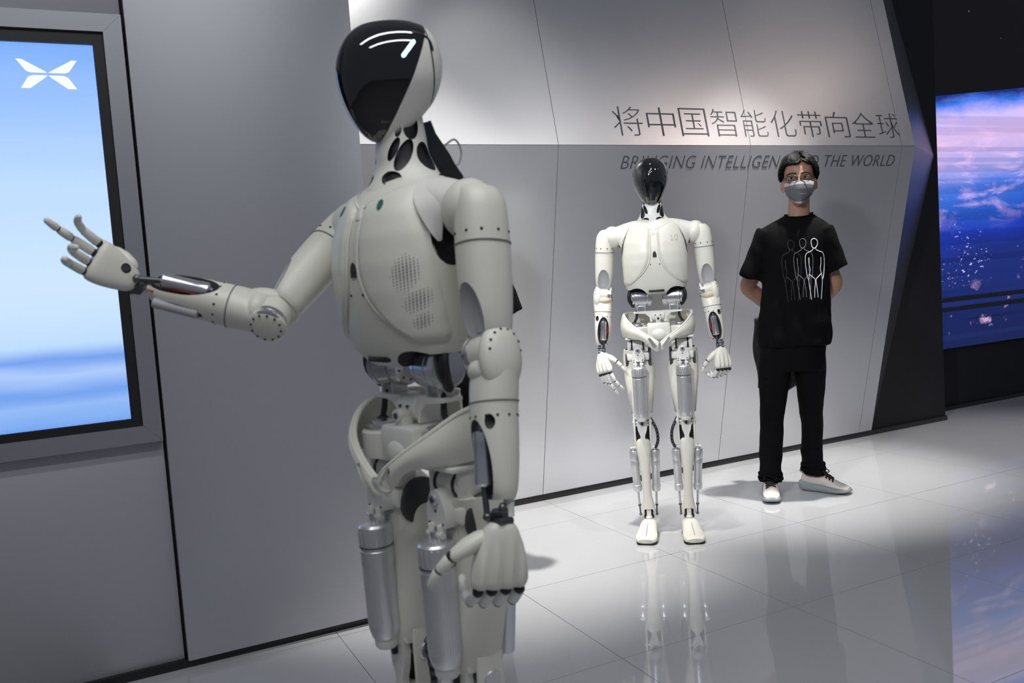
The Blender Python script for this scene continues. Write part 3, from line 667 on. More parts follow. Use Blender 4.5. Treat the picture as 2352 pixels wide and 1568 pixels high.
            P('rod_end', G().join(cyl((0, 0, -.118), (0, 0, -.070), .004, 8)).join(ell((0, 0, -.120), (.007, .007, .007), 10, 8)).join(cyl((0, 0, -.078), (0, 0, -.070), .0075, 10)), DST, m, par=ca)
            P('calf_clevis', G().join(rbox(.014, .012, .026, .003, T(0, 0, h+.008))).join(cyl((-.012, 0, h+.012), (.012, 0, h+.012), .007, 12)), ALU, m, par=ca)
        hs = smooth_path([(-s*.030, .01, .578), (-s*.046, .006, .555), (-s*.066, .0, .51), (-s*.070, .0, .46), (-s*.058, .004, .425)], 6)
        ho = P('hose', tube(hs, .0068, 10), BLK, L)
        g = G()
        for a, b in zip(hs[::2], hs[1::2]): g.join(cyl(a, b, .0078, 10))
        P('hose_braid', g, DST, L, par=ho)['kind'] = 'stuff'
        # ------------------------------------------------------------ foot
        FM = L @ T(xs_+s*.004, -.035, 0) @ RZ(s*6)
        fr = spl([[.075, .024, .048, .009], [.070, .034, .062, .006], [.050, .040, .074, .006], [.020, .041, .080, .006], [-.010, .042, .078, .006], [-.040, .045, .066, .006], [-.075, .050, .052, .006], [-.105, .051, .042, .006], [-.125, .046, .035, .007], [-.136, .034, .028, .009]], 3)
        def fring(y, hw, top, bot, n=20):
            out = []
            for i in range(n):
                t = 2*pi*i/n; c, sn2 = cos(t), sin(t)
                x = hw*math.copysign(abs(c)**.55, c); zz = (top+bot)/2+(top-bot)/2*math.copysign(abs(sn2)**.6, sn2)
                if sn2 > 0: x *= 1-.25*sn2**2
                out.append((x, y, zz))
            return out
        ft = P('foot', loft([fring(*r) for r in fr]), IV, FM)
        P('sole', loft([[(r[1]*.99*cos(2*pi*i/20) if abs(cos(2*pi*i/20)) < .7 else r[1]*.99*math.copysign(.95, cos(2*pi*i/20)), r[0], .004+.004*math.copysign(1, sin(2*pi*i/20+.01))) for i in range(20)] for r in fr]), BLK, FM, par=ft)
        P('toe_seam', tube(smooth_path([(0, -.020, .0735), (0, -.060, .0595), (0, -.10, .0455), (0, -.132, .028)], 3), .0012, 6), SEAM, FM, par=ft)
        P('heel_cap', rbox(.070, .04, .050, .012, T(0, .066, .032)), IV, FM, par=ft)
    # ---------------------------------------------------------------- arms
    for s, A in ((-1, pose['right']), (1, pose['left'])):
        S_, E_, W_ = Vector(A['S'])+Vector((0, 0, td)), Vector(A['E']), Vector(A['W'])
        L1 = (S_-E_).length; um = frame(S_, S_-E_, A.get('upper_back', (0, 1, 0)))
        P('shoulder_cap', ell((0, 0, 0), (.047, .051, .054), 28, 18, M=T(s*.188, -.002, 1.436+td) @ RY(s*18)), IV)
        P('shoulder_joint', cyl((s*.15, -.002, 1.42+td), S_, .034, 20), BLK)
        k = L1/.265
        ua = spl([[.044, .020, .028, .028, -.014], [.038, .030, .038, .038, -.008], [.016, .039, .045, .044, -.002], [-.014, .0425, .048, .046, 0], [-.060, .0440, .049, .047, 0], [-.110, .0440, .048, .046, 0], [-.160*k, .0425, .046, .045, 0], [-.195*k, .0400, .043, .043, 0], [-.225*k, .036, .034, .041, 0], [-.236*k, .031, .026, .037, 0]], 4)
        up = P('upper_arm', loft([sec(s*r[4], 0, r[0], r[1], r[2], r[3], 36, 2.25) for r in ua]), IV, um)
        cut(up, [G().join(ell((0, -.056, -.226*k), (.040, .036, .086), 24, 16), um)], 35, GRY)
        P('biceps_recess', loft([sec(0, .004, -.12*k-.12*k*t, .039-.006*t, .026, .03, 24) for t in (0, .3, .6, .9)]), GRY, um)
        def ringtube(z, off, r, rows, cy=0):
            q = lin([[a[0]]+a[1:] for a in sorted(rows)], z)
            pts = sec(s*q[3], cy, z, q[0]+off, q[1]+off, q[2]+off, 36, 2.25); return tube(pts+[pts[0], pts[1]], r, 6, round_ends=False)
        P('arm_seam', ringtube(-.062, .0002, .0018, ua), SEAM, um, par=up)
        q = lin(sorted(ua), -.044)
        bits('screw', [ell(p, (.003, .003, .003), 8, 6) for p in sec(0, 0, -.044, q[0]-.0008, q[1]-.0008, q[2]-.0008, 40, 2.25)[::4]], BLK, um, up)
        P('shoulder_port', cyl((s*-.010, 0, .030), (s*-.010, 0, .0455), .016, 16), GRY, um, par=up)
        # elbow
        fd = (W_-E_).normalized(); fm = frame(E_, -fd, A.get('fore_back', (0, 1, 0)))
        em = fm
        P('elbow_motor', lathe([(.030, -.040), (.034, -.037), (.034, -.030), (.031, -.029), (.031, -.024), (.034, -.023), (.034, .034), (.030, .038)], 28), STL, em @ RY(90*s))
        P('elbow_cover', G().join(lathe([(.0348, -.020), (.0352, -.018), (.0352, .030), (.0348, .032)], 28)), IV, em @ RY(90*s))
        cap = P('elbow_cap', G().join(ell((s*.024, .002, -.012), (.0255, .043, .060), 24, 16)), IV, em); hub = P('elbow_hub', ell((s*-.034, .002, 0), (.012, .036, .038), 20, 12), IV, em)
        bits('screw', [ell((s*(.024+.0145), .002+.033*cos(2*pi*i/14), .0355*sin(2*pi*i/14)), (.003, .0024, .0024), 8, 6) for i in range(14)], BLK, em, cap)
        bits('screw', [ell((s*-.0415, .002+.0275*cos(2*pi*i/12), .029*sin(2*pi*i/12)), (.003, .0024, .0024), 8, 6) for i in range(12)], BLK, em, hub)
        P('elbow_pad', ell((s*-.002, -.010, -.030), (.035, .030, .024), 24, 14), pose.get('pad', IV), em)
        # forearm with actuator window
        L2 = (W_-E_).length; k2 = L2/.268
        fa = spl([[.006, .036, .018, .038, .008], [-.022, .043, .028, .043, .005], [-.055, .0435, .036, .042, .002], [-.100*k2, .0405, .039, .040, 0], [-.150*k2, .0385, .038, .038, 0], [-.195*k2, .0350, .034, .035, 0], [-.225*k2, .029, .026, .030, .002], [-.240*k2, .022, .016, .024, .004]], 4)
        fo = P('forearm', loft([sec(s*r[4], 0, r[0], r[1], r[2], r[3], 36, 2.2) for r in fa]), IV, fm)
        cut(fo, [G().join(ell((s*-.006, -.046, -.185*k2), (.031, .044, .078), 24, 16), fm), G().join(ell((s*.026, -.035, -.116*k2), (.008, .02, .013), 14, 10, M=None), fm),
                 G().join(ell((s*-.045, .012, -.185*k2), (.018, .016, .062), 20, 14), fm)], 35, HUB)
        P('forearm_seam', ringtube(-.082*k2, .0002, .0014, fa), SEAM, fm, par=fo)
        q = lin(sorted(fa), -.106*k2); ps = sec(0, 0, -.106*k2, q[0]-.0006, q[1]-.0006, q[2]-.0006, 36, 2.2)
        bits('screw', [ell(ps[i*3], (.0026, .0026, .0026), 8, 6) for i in range(12)], BLK, fm, fo)
        p0, p1 = Vector((s*-.004, -.024, -.128*k2)), Vector((s*-.006, -.026, -.218*k2))
        P('wrist_actuator', G().join(lathe([(.011, 0), (.0155, .004), (.0155, .070), (.0165, .072), (.0165, .088), (.012, .092)], 24, M=frame(p1, p0-p1, (0, 1, 0)))), STL, fm)
        P('wrist_rod', G().join(cyl(p1+Vector((0, 0, .002)), (s*-.010, -.020, -L2+.004), .0055, 10)).join(ell((s*-.010, -.020, -L2+.002), (.008, .008, .008), 10, 8)), DST, fm)
        P('actuator_eye', G().join(ell((s*-.004, -.026, -.122*k2), (.008, .008, .008), 12, 8)).join(rbox(.02, .012, .014, .002, T(s*-.004, -.018, -.120*k2))), DST, fm)
        P('inner_actuator', cyl((s*-.036, .010, -.135*k2), (s*-.032, .010, -.225*k2), .010, 14, ch=.002), GRY, fm)
        P('red_wire', tube(smooth_path([(s*-.020, -.012, -.140*k2), (s*-.026, -.016, -.17*k2), (s*-.018, -.010, -.20*k2), (s*-.024, -.010, -.235*k2)], 4), .0024, 6), RED, fm)
        P('yellow_wire', tube(smooth_path([(s*.016, -.014, -.145*k2), (s*.022, -.018, -.17*k2), (s*.018, -.012, -.20*k2)], 4), .0024, 6), YEL, fm)
        # wrist
        P('wrist_joint', G().join(cyl((-.016, .002, -L2+.004), (.016, .002, -L2+.004), .011, 14)).join(rbox(.036, .030, .010, .003, T(0, 0, -L2-.006))).join(ell((s*.014, -.006, -L2+.014), (.007, .007, .010), 10, 8)), DST, fm)
        P('wrist_link', cyl((s*.012, .012, -.215*k2), (s*.010, .010, -L2), .009, 12), IVW, fm)
        # hand: palm shell, four fingers, thumb
        hm = frame(W_, -Vector(A['fingers']), A['hand_back']) @ SC(*[A.get('hand_scale', 1.1)]*3)
        pr = spl([[-.006, .016, .012, .013], [-.014, .023, .016, .017], [-.034, .031, .018, .020], [-.060, .0385, .018, .021], [-.082, .0415, .016, .019], [-.092, .040, .013, .016], [-.097, .035, .008, .010]], 3)
        rings = []
        for r in pr:
            rg = []
            for (x, y, z) in sec(0, 0, r[0], r[1], r[2], r[3], 72, 2.7):
                if y > .004: y += .0024*cos(2*pi*(x-.0105)/.0205)*min(1, max(0, (-z-.025)/.04))
                rg.append((x, y, z))
            rings.append(rg)
        hand = P('hand', loft(rings), IV, hm)
        cut(hand, [G().join(cyl((s*.012, -.05, -.040), (s*.012, -.010, -.040), .010, 16), hm)], 40, BLK)
        P('palm_joint', G().join(cyl((s*.012, -.017, -.040), (s*.012, -.006, -.040), .0075, 14)), DST, hm, par=hand)
        for i, (fx, kl) in enumerate(((.0305, .95), (.0105, 1.06), (-.0100, 1.0), (-.0300, .86))):
            c = A['curl'][i]; g = G(); p = Vector((s*fx, -.001, -.101)); th_ = 0
            spread = A.get('spread', 0)*fx/.03*s
            for j, (ln, r0, r1) in enumerate(((.042, .0090, .0082), (.029, .0082, .0076), (.024, .0076, .0058))):
                th_ += radians(c[j]); d = Vector((sin(radians(spread)), -sin(th_), -cos(th_))).normalized(); q = p+d*ln*kl
                a, b = p+d*.005, q-d*(.004 if j < 2 else 0)
                g.join(tube([a, a.lerp(b, .5), b], [r0, (r0+r1)/2*1.03, r1], 10, fl=.92))
                g.join(ell(p, (r0*(.82 if j else .92),)*3, 10, 8), mi=1); p = q
            P('finger', g, [IVW, BLK], hm, par=hand)
        g = G(); p = Vector((s*.024, -.004, -.026)); td_ = Vector(A.get('thumb', (.74, -.22, -.64))); td_ = Vector((td_.x*s, td_.y, td_.z)).normalized()
        q = p+td_*.050; g.join(tube([p+td_*.006, p.lerp(q, .5), q-td_*.006], [.0150, .0165, .0125], 12, fl=.8)); g.join(ell(q, (.009,)*3, 10, 8), mi=1)
        d2 = (td_+Vector((-s*.25, -.28, -.28))).normalized(); p = q; q = p+d2*.027
        g.join(tube([p+d2*.006, q-d2*.003], [.0095, .0085], 10)); g.join(ell(q, (.0075,)*3, 10, 8), mi=1)
        d3 = (d2+Vector((-s*.10, -.25, -.35))).normalized(); p = q; q = p+d3*.026; g.join(tube([p+d3*.004, q], [.0085, .0058], 10))
        P('thumb', g, [IV, BLK], hm, par=hand)
    return root

yaw2 = math.atan2(-2.44515, 3.41263)   # turned to face the camera
hang = [(18, 30, 20), (22, 34, 22), (28, 38, 24), (34, 40, 26)]
robot('humanoid_robot', 'ivory humanoid robot standing facing forward in the spotlight beside the man', (2.441, 3.409, 0), yaw2, dict(number='10', pad=TAN,
      right=dict(S=(-.228, 0, 1.432), E=(-.250, .012, 1.170), W=(-.272, -.020, .903), fingers=(.10, -.22, -.97), hand_back=(-.62, -.78, 0), curl=[(22, 20, 10), (14, 16, 10), (26, 26, 14), (34, 30, 20)], spread=6),
      left=dict(S=(.224, 0, 1.428), E=(.240, .012, 1.166), W=(.276, -.024, .900), fingers=(.10, -.20, -.97), hand_back=(.55, -.82, .1), curl=[(52, 52, 34), (56, 54, 36), (60, 56, 38), (62, 58, 40)], spread=3, thumb=(.70, -.34, -.62))))
robot('humanoid_robot', 'ivory humanoid robot close to the camera, one arm held out towards the blue screen', (.580, 1.602, 0), -1.306, dict(lit=True, stickers=True, torso_dz=-.018, head_dz=-.008, head_y=-.004, head_turn=-12,
      right=dict(S=(-.228, 0, 1.432), E=(-.192, -.203, 1.252), W=(-.346, -.399, 1.329), upper_back=(.3, .6, -.7), fore_back=(-.45, .25, -.85), fingers=(.06, -.80, .54), hand_back=(-.72, .42, -.30), hand_scale=.98, curl=[(10, 34, 28), (2, 6, 6), (26, 40, 26), (30, 22, 24)], spread=7, thumb=(.3, .55, -.7)),
      left=dict(S=(.218, 0, 1.432), E=(.252, -.030, 1.168), W=(.302, -.074, .902), fingers=(-.02, -.10, -1), hand_back=(.93, -.36, 0), hand_scale=1.2, curl=[(52, 50, 36), (50, 52, 36), (48, 54, 36), (46, 56, 38)], thumb=(.82, -.10, -.52))))

# ================================================================== people
SKIN = mat('skin', (0.34, 0.185, 0.12), 0.5, bump=0.03, bscale=500)
HAIR = mat('black_hair', (0.004, 0.0035, 0.0035), 0.6, spec=.12)
TEE = mat('black_cotton', (0.003, 0.003, 0.0035), 0.9, spec=.1, bump=0.15, bscale=700)
PANT = mat('black_trousers', (0.0025, 0.0025, 0.003), 0.85, spec=.1, bump=0.12, bscale=500)
JACK = mat('black_nylon', (0.007, 0.007, 0.009), 0.5)
MASKG = mat('grey_mask', (0.105, 0.11, 0.12), 0.8, bump=0.1, bscale=600); MASKW = mat('white_trim', (0.40, 0.40, 0.42), 0.8)
SHOEW = mat('offwhite_knit', (0.66, 0.60, 0.55), 0.8, bump=0.2, bscale=400); SHOEG = mat('grey_foam_sole', (0.27, 0.31, 0.31), 0.7)
LACE = mat('black_lace', (0.01, 0.01, 0.01), 0.8); SPEC = mat('black_spectacle_frame', (0.012, 0.01, 0.01), 0.25)
EYEW = mat('eye_white', (0.6, 0.58, 0.55), 0.3); IRIS = mat('dark_iris', (0.015, 0.01, 0.008), 0.15); BROW = mat('brow_black', (0.02, 0.016, 0.014), 0.8)
PRW = mat('white_print', (0.75, 0.76, 0.78), 0.7); PRG = mat('grey_print', (0.22, 0.22, 0.23), 0.7); PRD = mat('dark_print', (0.035, 0.035, 0.04), 0.7)
GLASS = bpy.data.materials.new('spectacle_glass'); GLASS.use_nodes = True
_b = GLASS.node_tree.nodes['Principled BSDF']; _b.inputs['Transmission Weight'].default_value = 1; _b.inputs['Roughness'].default_value = 0.0; _b.inputs['IOR'].default_value = 1.05

def cloth(name, gs, m, parent, voxel=.008, smooth=4, wr=0.0, sc=9.0, seed=0, fold=None):
    g = G()
    for q in gs: g.join(q)
    o = make(name, g, m, parent)
    bake(o, [('REMESH', dict(mode='VOXEL', voxel_size=voxel)), ('SMOOTH', dict(factor=.5, iterations=smooth))])
    if wr:
        nr_ = [tuple(v.normal) for v in o.data.vertices]
        for v in o.data.vertices:
            p = v.co; n = Vector(nr_[v.index])
            k = mnoise.noise(Vector((p.x*sc+seed, p.y*sc, p.z*sc*.55)))+.5*mnoise.noise(Vector((p.x*sc*2.3, p.y*sc*2.3+seed, p.z*sc*1.6)))
            f = fold(p) if fold else 1.0
            v.co = p+n*wr*k*f
    shade(o.data, 180); return o
def limb(pts, n=6): # pts rows: x,y,z,r
    q = spl([list(p) for p in pts], n); return tube([p[:3] for p in q], [p[3] for p in q], 20)

def person(name, label, loc, yaw, sc=1.0, jacket_label=None, st=1.0):
    root = empty(name, loc, yaw, sc); tag(root, label, 'person')
    P = lambda nm, g, m, M=None, sharp=40, par=None: make(nm, g, m, par or root, M, sharp)
    hx = .058
    # ---------------------------------------------------------------- body: head, neck, trunk, arms and hands, one surface
    hd = spl([[1.546, .016, -.078, -.02], [1.556, .029, -.090, .0], [1.575, .044, -.096, .03], [1.60, .057, -.097, .055], [1.63, .068, -.096, .078], [1.66, .071, -.095, .09], [1.69, .073, -.094, .096], [1.72, .075, -.095, .098], [1.75, .073, -.088, .094], [1.775, .064, -.074, .082], [1.795, .046, -.050, .06], [1.805, .02, -.02, .03]], 3)
    gs = [loft([sec(hx, (r[2]+r[3])/2, r[0], r[1], (r[3]-r[2])/2, (r[3]-r[2])/2, 32, 2.25) for r in hd])]
    gs.append(limb([(.050, .012, 1.44, .064), (.050, .010, 1.49, .057), (.053, .004, 1.54, .054), (.056, .0, 1.60, .053)]))
    gs.append(loft([sec(.02, 0, z, rx, yf, yb, 24) for z, rx, yf, yb in ((.90, .14, .09, .09), (1.1, .14, .09, .09), (1.3, .145, .095, .09), (1.40, .12, .065, .065), (1.44, .085, .055, .06), (1.48, .055, .05, .055))]))
    # nose, brow ridge, cheeks, ears
    gs.append(limb([(hx, -.094, 1.694, .007), (hx, -.100, 1.674, .008), (hx, -.106, 1.652, .010), (hx, -.098, 1.640, .010)]))
    for s in (-1, 1):
        gs.append(ell((hx+s*.032, -.080, 1.648), (.024, .014, .018)))
        gs.append(limb([(hx+s*.012, -.0925, 1.705, .007), (hx+s*.034, -.089, 1.709, .008), (hx+s*.056, -.072, 1.702, .007)]))
        gs.append(ell((0, 0, 0), (.008, .018, .031), M=T(hx+s*.083, .004, 1.656) @ RZ(s*-22) @ RX(8)))
        gs.append(ell((0, 0, 0), (.007, .009, .010), M=T(hx+s*.080, .0, 1.632)))
    # arms clasped behind the back, each hand with five fingers
    for s, S_, E_, W_ in ((-1, (-.112, .012, 1.385), (-.226, .050, 1.140), (-.085, .165, .985)), (1, (.150, .012, 1.385), (.214, .062, 1.130) if st else (.160, .100, 1.130), (.085, .175, .965))):
        S_, E_, W_ = Vector(S_), Vector(E_), Vector(W_)
        gs.append(limb([(*S_, .050), (*S_.lerp(E_, .35), .047), (*S_.lerp(E_, .75), .043), (*E_, .041), (*E_.lerp(W_, .3), .042), (*E_.lerp(W_, .7), .034), (*W_, .027)]))
        d = Vector((-s*.85, .05, -.5)).normalized(); side = Vector((0, .2, -1)).normalized(); side = (side-d*side.dot(d)).normalized(); nb = d.cross(side)
        K = W_+d*.085
        gs.append(limb([(*(W_-d*.01), .026), (*(W_+d*.04), .030), (*K, .026)]))
        for i, ln in enumerate((.072, .080, .075, .060)):
            b = K+side*(i-1.5)*.019; c1 = b+d*ln*.5+nb*.008*s; c2 = b+d*ln+nb*.028*s
            gs.append(limb([(*b, .0095), (*c1, .009), (*c2, .0075)], 4))
        tb = W_+d*.03-side*.026
        gs.append(limb([(*tb, .012), (*(tb+d*.03-side*.018), .0105), (*(tb+d*.055-side*.022), .0085)], 4))
    for lx, ly in ((-.150, .0), (.072, .125*st)):
        gs.append(limb([(lx*.6, ly*.5, .90, .060), (lx*.9, ly*.8, .5, .055), (lx, ly+.012, .12, .036), (lx, ly+.012, .05, .032)]))
    body = cloth('body', gs, SKIN, root, .0055, 3)
    for s in (-1, 1):
        c = Vector((hx+s*.033, -.0845, 1.688))
        e = P('eye', ell(c, (.0155, .012, .0085), 16, 10), EYEW); P('iris', ell(c+Vector((-.003, -.0100, .0)), (.0058, .004, .0058), 12, 8), IRIS, par=e)
        P('eyelid', tube(smooth_path([c+Vector((dx, -.0115+abs(dx)*.25, .0065-abs(dx)*.25)) for dx in (-.016, -.008, 0, .008, .016)], 3), .0024, 8), SKIN, par=e)
        P('eyebrow', tube(smooth_path([(hx+s*.013, -.1005, 1.708), (hx+s*.032, -.0985, 1.713), (hx+s*.052, -.083, 1.708), (hx+s*.060, -.074, 1.702)], 3), [.003, .0042, .0045, .0046, .0046, .0044, .004, .0034, .0026, .002], 8), BROW)
    # ---------------------------------------------------------------- hair: cap plus combed locks
    g = G(); rnd = random.Random(11)
    def hp(az, el, r=1.0):      # point on an ellipsoidal skull
        return Vector((hx+.087*r*cos(el)*sin(az), .004-.105*r*cos(el)*cos(az), 1.715+.096*r*sin(el)))
    cap = []; NA, NE = 32, 12
    for j in range(NE+1):
        row = []
        for i in range(NA):
            az = 2*pi*i/NA-pi; a = abs(az)
            lo = .56 if a < .7 else (.56-(a-.7)/.5*.72 if a < 1.2 else (-.16-(a-1.2)*.30 if a < 2.0 else -.62))
            el = lo+(pi/2-lo)*(j/NE)**.9
            row.append(tuple(hp(az, min(el, pi/2-.01), 1.06)))
        cap.append(row)
    g.join(loft(cap, caps=(False, True)))
    for i in range(520):
        az = rnd.uniform(-pi, pi); a = abs(az)
        lo = .60 if a < .7 else (.60-(a-.7)/.5*.66 if a < 1.2 else (-.06-(a-1.2)*.30 if a < 2.0 else -.50))
        el = lo+(1.5-lo)*rnd.random()**.8
        p = hp(az, el, 1.02); ln = rnd.uniform(.030, .052) if el > .5 else rnd.uniform(.018, .030)
        part = .25
        daz = (.30 if az > part else -.30)*(1 if a < 1.5 else .2)
        down = .55 if el > .4 else .30
        pts = [p]
        for t in (1, 2, 3):
            q = hp(az+daz*t/3*1.2, max(el-down*t/3, -.60 if a > 1.9 else (.42 if a < .62 else -.30)), 1.10+.035*sin(t*1.2)+rnd.uniform(-.008, .012)+(.02 if el > .9 else 0)); pts.append(q)
        g.join(tube(pts, [.0062, .0062, .0045, .0012], 5, round_ends=False))
    for i in range(16):
        az = rnd.uniform(-.9, .9); p = hp(az, 1.25, 1.05); d = Vector((rnd.uniform(-.5, .5), rnd.uniform(-.3, .4), 1)).normalized()
        g.join(tube([p, p+d*.014, p+d*.026+Vector((rnd.uniform(-.012, .012), 0, -.003))], [.0022, .0014, .0004], 4, round_ends=False))
    P('hair', g, HAIR, None, 60)
    # ---------------------------------------------------------------- mask and spectacles
    NU, NV = 20, 12; vs = []
    def mpt(u, v, off=0.0):
        z = 1.556+v*.108+.006*(1-u*u)*(1 if v > .5 else 0)
        if v < .45: z += .016*abs(u)**2*(1-v/.45)
        hw = .0725*(1-.62*(1-v)**2.6)
        x = u*hw; yy = -.1275-off+.060*abs(u)**1.7+.020*abs(v-.5)**2*4*(.5 if v > .5 else .45)+.0012*sin(v*26)
        return (hx+x, yy, z)
    for j in range(NV+1):
        for i in range(NU+1): vs.append(mpt(-1+2*i/NU, j/NV))
    f = [(j*(NU+1)+i, j*(NU+1)+i+1, (j+1)*(NU+1)+i+1, (j+1)*(NU+1)+i) for j in range(NV) for i in range(NU)]
    gm = G()
    gm.v = vs; gm.f = f; gm.m = [1 if (j >= NV-2 or j == 0) else 0 for j in range(NV) for i in range(NU)]
    mk = P('face_mask', gm, [MASKG, MASKW]); bake(mk, [('SOLIDIFY', dict(thickness=.003, offset=0))]); shade(mk.data, 50)
    P('mask_pleat', tube([mpt(-.95+1.9*i/16, .42, .0015) for i in range(17)], .0013, 6), MASKG, par=mk)
    P('mask_pleat', tube([mpt(-.95+1.9*i/16, .62, .0015) for i in range(17)], .0013, 6), MASKG, par=mk)
    P('mask_hem', tube([mpt(-1+2*i/20, 0, .0) for i in range(21)], .0022, 6), MASKW, par=mk)
    for s in (-1, 1):
        for v in (.1, .96):
            a = Vector(mpt(s*.98, v)); b = Vector((hx+s*.086, .006, 1.678 if v > .5 else 1.642))
            P('ear_loop', tube([a, a.lerp(b, .5)+Vector((s*.003, -.004, 0)), b], .0016, 6), MASKW, par=mk)
    sp = None
    for s in (-1, 1):
        cx, cz, hw, hh = hx+s*.0345, 1.680, .0275, .0175; pts = []
        for i in range(33):
            t = 2*pi*i/32; c, ss = cos(t), sin(t)
            x = cx+hw*math.copysign(abs(c)**.55, c); z = cz+hh*math.copysign(abs(ss)**.6, ss)
            pts.append((x, -.1195+abs(x-hx)*.16+(abs(x-hx)/.062)**3*.006, z))
        g = tube(pts, [.0020 if pts[i][2] > cz else .0010 for i in range(33)], 6, round_ends=False)
        if sp is None: sp = P('spectacles', tube([(hx-.0075, -.1185, 1.684), (hx, -.1205, 1.688), (hx+.0075, -.1185, 1.684)], .0016, 6), SPEC)
        P('rim', g, SPEC, par=sp)
        P('lens', G().add([p for p in pts[:32]], [tuple(range(32))]), GLASS, par=sp)
        P('temple', tube([(hx+s*.0625, -.104, 1.690), (hx+s*.076, -.07, 1.690), (hx+s*.081, .0, 1.688), (hx+s*.080, .012, 1.675)], .0017, 6), SPEC, par=sp)
    # ---------------------------------------------------------------- t-shirt with line print
    tr = spl([[.818, .002, .176, .118, .115], [.86, .003, .178, .120, .116], [.95, .008, .178, .120, .116], [1.10, .014, .170, .118, .112], [1.25, .022, .166, .120, .108], [1.34, .024, .176, .116, .102], [1.40, .025, .186, .104, .094], [1.44, .028, .172, .088, .084], [1.468, .036, .134, .072, .076], [1.490, .046, .094, .066, .072], [1.505, .050, .072, .064, .070]], 3)
    gs = [loft([[(x, y, z-(.020*max(0, -y)/.066 if r[0] > 1.48 else 0)) for x, y, z in sec(r[1], 0, r[0], r[2], r[3], r[4], 40, 2.35)] for r in tr])]
    for s, a, b, r0, r1 in ((-1, Vector((-.105, .004, 1.430)), Vector((-.208, .010, 1.186)), .070, .066), (1, Vector((.155, .004, 1.422)), Vector((.230, .016, 1.205)), .070, .062)):
        d = (b-a).normalized(); ax = Vector((0, 1, 0)); ax = (ax-d*ax.dot(d)).normalized(); bx = d.cross(ax); rg = []
        for t in (0, .15, .35, .55, .75, .9, 1.0):
            c = a.lerp(b, t); r = r0+(r1-r0)*t
            rg.append([tuple(c+ax*r*1.14*cos(2*pi*i/28)+bx*r*(.90+.10*t)*sin(2*pi*i/28)) for i in range(28)])
        gs.append(loft(rg))
    def fold(p): return .35+.9*max(0, min(1, (1.25-p.z)/.35))+(.9 if abs(p.x-.02) > .15 else 0)
    tee = cloth('t_shirt', gs, TEE, root, .0075, 5, .008, 9, 3, fold)
    for v in tee.data.vertices:      # hanging vertical folds below the chest
        p = v.co; k = max(0, min(1, (1.22-p.z)/.3))
        if p.y < 0: v.co.y -= k*(.006*sin(p.x*62+.8)+.004*sin(p.x*31+p.z*6))
    shade(tee.data, 180)
    P('collar_rib', tube([(x, y, z-(.020*max(0, -y)/.066)) for x, y, z in (lambda q: q+[q[0]])(sec(.050, 0, 1.507, .0685, .062, .068, 32, 2.2))], .0052, 8, round_ends=False), TEE, par=tee)
    for s, b, d in ((-1, Vector((-.208, .010, 1.186)), Vector((-.103, .006, -.244))), (1, Vector((.230, .016, 1.205)), Vector((.075, .012, -.217)))):
        pass
    bv = BVHTree.FromPolygons([v.co[:] for v in tee.data.vertices], [tuple(q.vertices) for q in tee.data.polygons])
    def on(x, z, off=.0015):
        h = bv.ray_cast(Vector((x, -1, z)), Vector((0, 1, 0))); return h[0]+Vector((0, -off, 0)) if h[0] else Vector((x, -.125, z))
    def stroke(par, m, pts, r):
        q = spl([list(p) for p in pts], 5); P('print_line', tube([on(*p) for p in q], r, 5), m, par=par)
    def figure(cx, zt, k, m, r, arms=True):
        X = lambda a, b: (cx+a*k, zt-b*k)
        stroke(tee, m, [X(.017*sin(t*pi/4)*(1.0 if cos(t*pi/4) > 0 else .85), .024-.024*cos(t*pi/4)*1.05) for t in range(9)], r)                                      # head
        for s in (-1, 1):
            stroke(tee, m, [X(s*.007, .044), X(s*.008, .056), X(s*.024, .066), X(s*.040, .074), X(s*.046, .095), X(s*.046, .130), X(s*.043, .165), X(s*.040, .19), X(s*.034, .21)], r)   # shoulder and arm
            stroke(tee, m, [X(s*.030, .098), X(s*.029, .13), X(s*.025, .155), X(s*.030, .185), X(s*.033, .22), X(s*.028, .27), X(s*.024, .31)], r)                          # flank and leg
            stroke(tee, m, [X(s*.030, .180), X(s*.014, .195), X(s*.002, .212), X(s*.006, .26), X(s*.008, .30)], r)                                                        # hip and inner leg
    u = on(0, 1.2)
    figure(.118, 1.372, 1.0, PRW, .0019); figure(.062, 1.376, 1.0, PRG, .0014); figure(.004, 1.372, 1.02, PRD, .0013)
    # ---------------------------------------------------------------- trousers
    gs = []
    def leg(rows): return loft([sec(q[1], q[2], q[0], q[3], q[4], q[4]*.98, 28, 2.2) for q in spl([list(r) for r in rows], 4)])
    gs.append(loft([sec(cx, 0, z, rx, ry, ry, 32, 2.4) for z, cx, rx, ry in ((.98, .008, .155, .095), (.86, .0, .162, .102), (.76, -.012, .165, .106), (.69, -.014, .160, .10))]))
    gs.append(leg([(.80, -.088, .0, .088, .098), (.66, -.108, .0, .082, .092), (.52, -.122, -.004, .072, .084), (.40, -.134, -.006, .064, .076), (.30, -.143, -.004, .060, .070), (.20, -.150, .002, .059, .066), (.13, -.152, .008, .060, .064), (.075, -.154, .014, .058, .062)]))
    gs.append(leg([(.80, .062, .010*st, .090, .098), (.68, .074, .030*st, .082, .092), (.56, .074, .055*st, .070, .082), (.44, .073, .085*st, .060, .072), (.33, .073, .105*st, .056, .066), (.22, .070, .120*st, .054, .062), (.14, .070, .130*st, .057, .062), (.10, .070, .132*st, .060, .064)]))
    def pf(p): return (.7 if p.z > .45 else 1.0)+(1.3 if p.z < .24 else 0)
    tro = cloth('trousers', gs, PANT, root, .0075, 4, .0075, 9, 8, pf)
